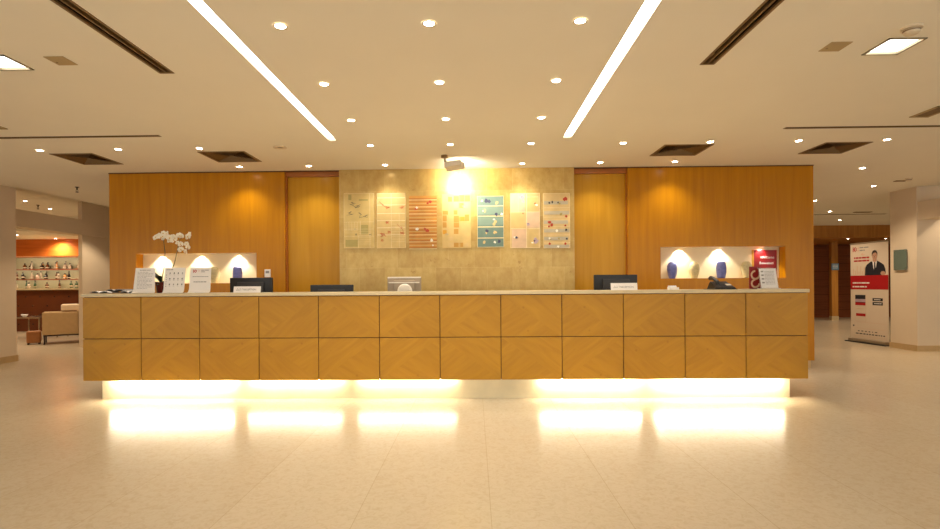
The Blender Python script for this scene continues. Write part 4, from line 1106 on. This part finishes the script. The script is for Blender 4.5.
# cream armchair seen from its arm side
t = thing('armchair', 'cream box armchair on dark metal legs in the lounge opening', 'armchair', (-8.95, 11.16, 0), math.radians(37)); t.scale = (.86, .9, 1)
MB().box(-.42, .40, -.36, -.24, .2, .67).build('arm', M['cream_fabric'], t, bevel=.012)
MB().box(-.42, .40, .24, .36, .2, .67).build('arm', M['cream_fabric'], t, bevel=.012)
MB().box(.26, .42, -.36, .36, .2, .70).build('backrest', M['cream_fabric'], t, bevel=.012)
MB().box(-.42, .28, -.24, .24, .2, .34).build('seat_base', M['cream_fabric'], t, bevel=.01)
MB().box(-.43, .2, -.235, .235, .34, .45).build('seat_cushion', M['cushion'], t, bevel=.03)
MB().box(-.06, .40, -.23, .42, .70, .83).build('back_cushion', M['cushion'], t, bevel=.02)
for lx, ly in ((-.38, -.32), (.36, -.32), (-.38, .32), (.36, .32)):
    MB().box(lx - .015, lx + .015, ly - .015, ly + .015, 0, .2).build('leg', M['dark_metal'], t)
MB().box(-.38, .36, -.33, -.31, .17, .2).box(-.38, .36, .31, .33, .17, .2).build('leg_rail', M['dark_metal'], t)
def low_table(label, x, y, w, d, h, rz=0):
    t = thing('coffee_table', label, 'table', (x, y, 0), rz, 'glass tables of the lounge')
    MB().box(-w, w, -d, d, h - .015, h).build('table_top', M['glass'], t, bevel=.002)
    MB().box(-w, w, -d - .012, -d, h - .03, h + .002).box(-w, w, d, d + .012, h - .03, h + .002).build('edge_rail', M['chrome'], t)
    for sx in (-1, 1):
        for sy in (-1, 1):
            MB().box(sx * (w - .03) - .012, sx * (w - .03) + .012, sy * (d - .03) - .012, sy * (d - .03) + .012, 0, h - .015).build('leg', M['chrome'], t)
low_table('taller glass side table with chrome legs close to the pillar', -10.35, 12.0, .36, .3, .52, .05)
low_table('lower glass coffee table between the side table and the armchair', -9.62, 12.75, .34, .3, .42, .1)
t = thing('bowl', 'small white bowl on the glass side table', 'bowl', (-10.44, 11.85, .521))
MB().lathe([(.001, .004), (.03, 0), (.05, .02), (.07, .06), (.066, .06), (.045, .022), (.001, .012)], 18, caps=False).build('dish', M['paper'], t, smooth=True)
t = thing('pouf', 'low tan leather pouf on the lounge floor beside the armchair', 'pouf', (-9.36, 10.85, 0), math.radians(37))
MB().box(-.12, .12, -.12, .12, .03, .28).build('cushion', M['brown_leather'], t, bevel=.025)
for sx in (-1, 1):
    for sy in (-1, 1): MB().box(sx * .09 - .015, sx * .09 + .015, sy * .09 - .015, sy * .09 + .015, 0, .035).build('foot', M['dark_metal'], t)

# ------------------------------------------------------------------ ambient light, camera, view
w = bpy.data.worlds.new('lobby_ambient'); bpy.context.scene.world = w
w.use_nodes = True
bg = w.node_tree.nodes['Background']
bg.inputs['Color'].default_value = (1, .985, .93, 1)
bg.inputs['Strength'].default_value = 1.7

F, PX, PY = 520.0, 463.6, 284.6
cam = bpy.data.cameras.new('camera'); co = bpy.data.objects.new('camera', cam); C.objects.link(co)
cam.sensor_fit = 'HORIZONTAL'; cam.sensor_width = 36
cam.lens = F / 940 * 36
cam.shift_x = (470 - PX) / 940; cam.shift_y = (PY - 264.5) / 940
cam.clip_start = .05; cam.clip_end = 100
co.matrix_world = Matrix.Translation((0, 0, 1.2)) @ Matrix.Rotation(math.atan(.0209), 4, 'Z') @ Matrix.Rotation(PI / 2, 4, 'X') @ Matrix.Rotation(-.007, 4, 'Z')
sc = bpy.context.scene
sc.camera = co
sc.view_settings.view_transform = 'Standard'
sc.view_settings.look = 'None'
sc.view_settings.gamma = 1
sc.view_settings.use_curve_mapping = False
sc.view_settings.exposure = 0
sc.cycles.use_denoising = True
sc.cycles.max_bounces = 8
sc.cycles.diffuse_bounces = 5
sc.cycles.sample_clamp_indirect = 8
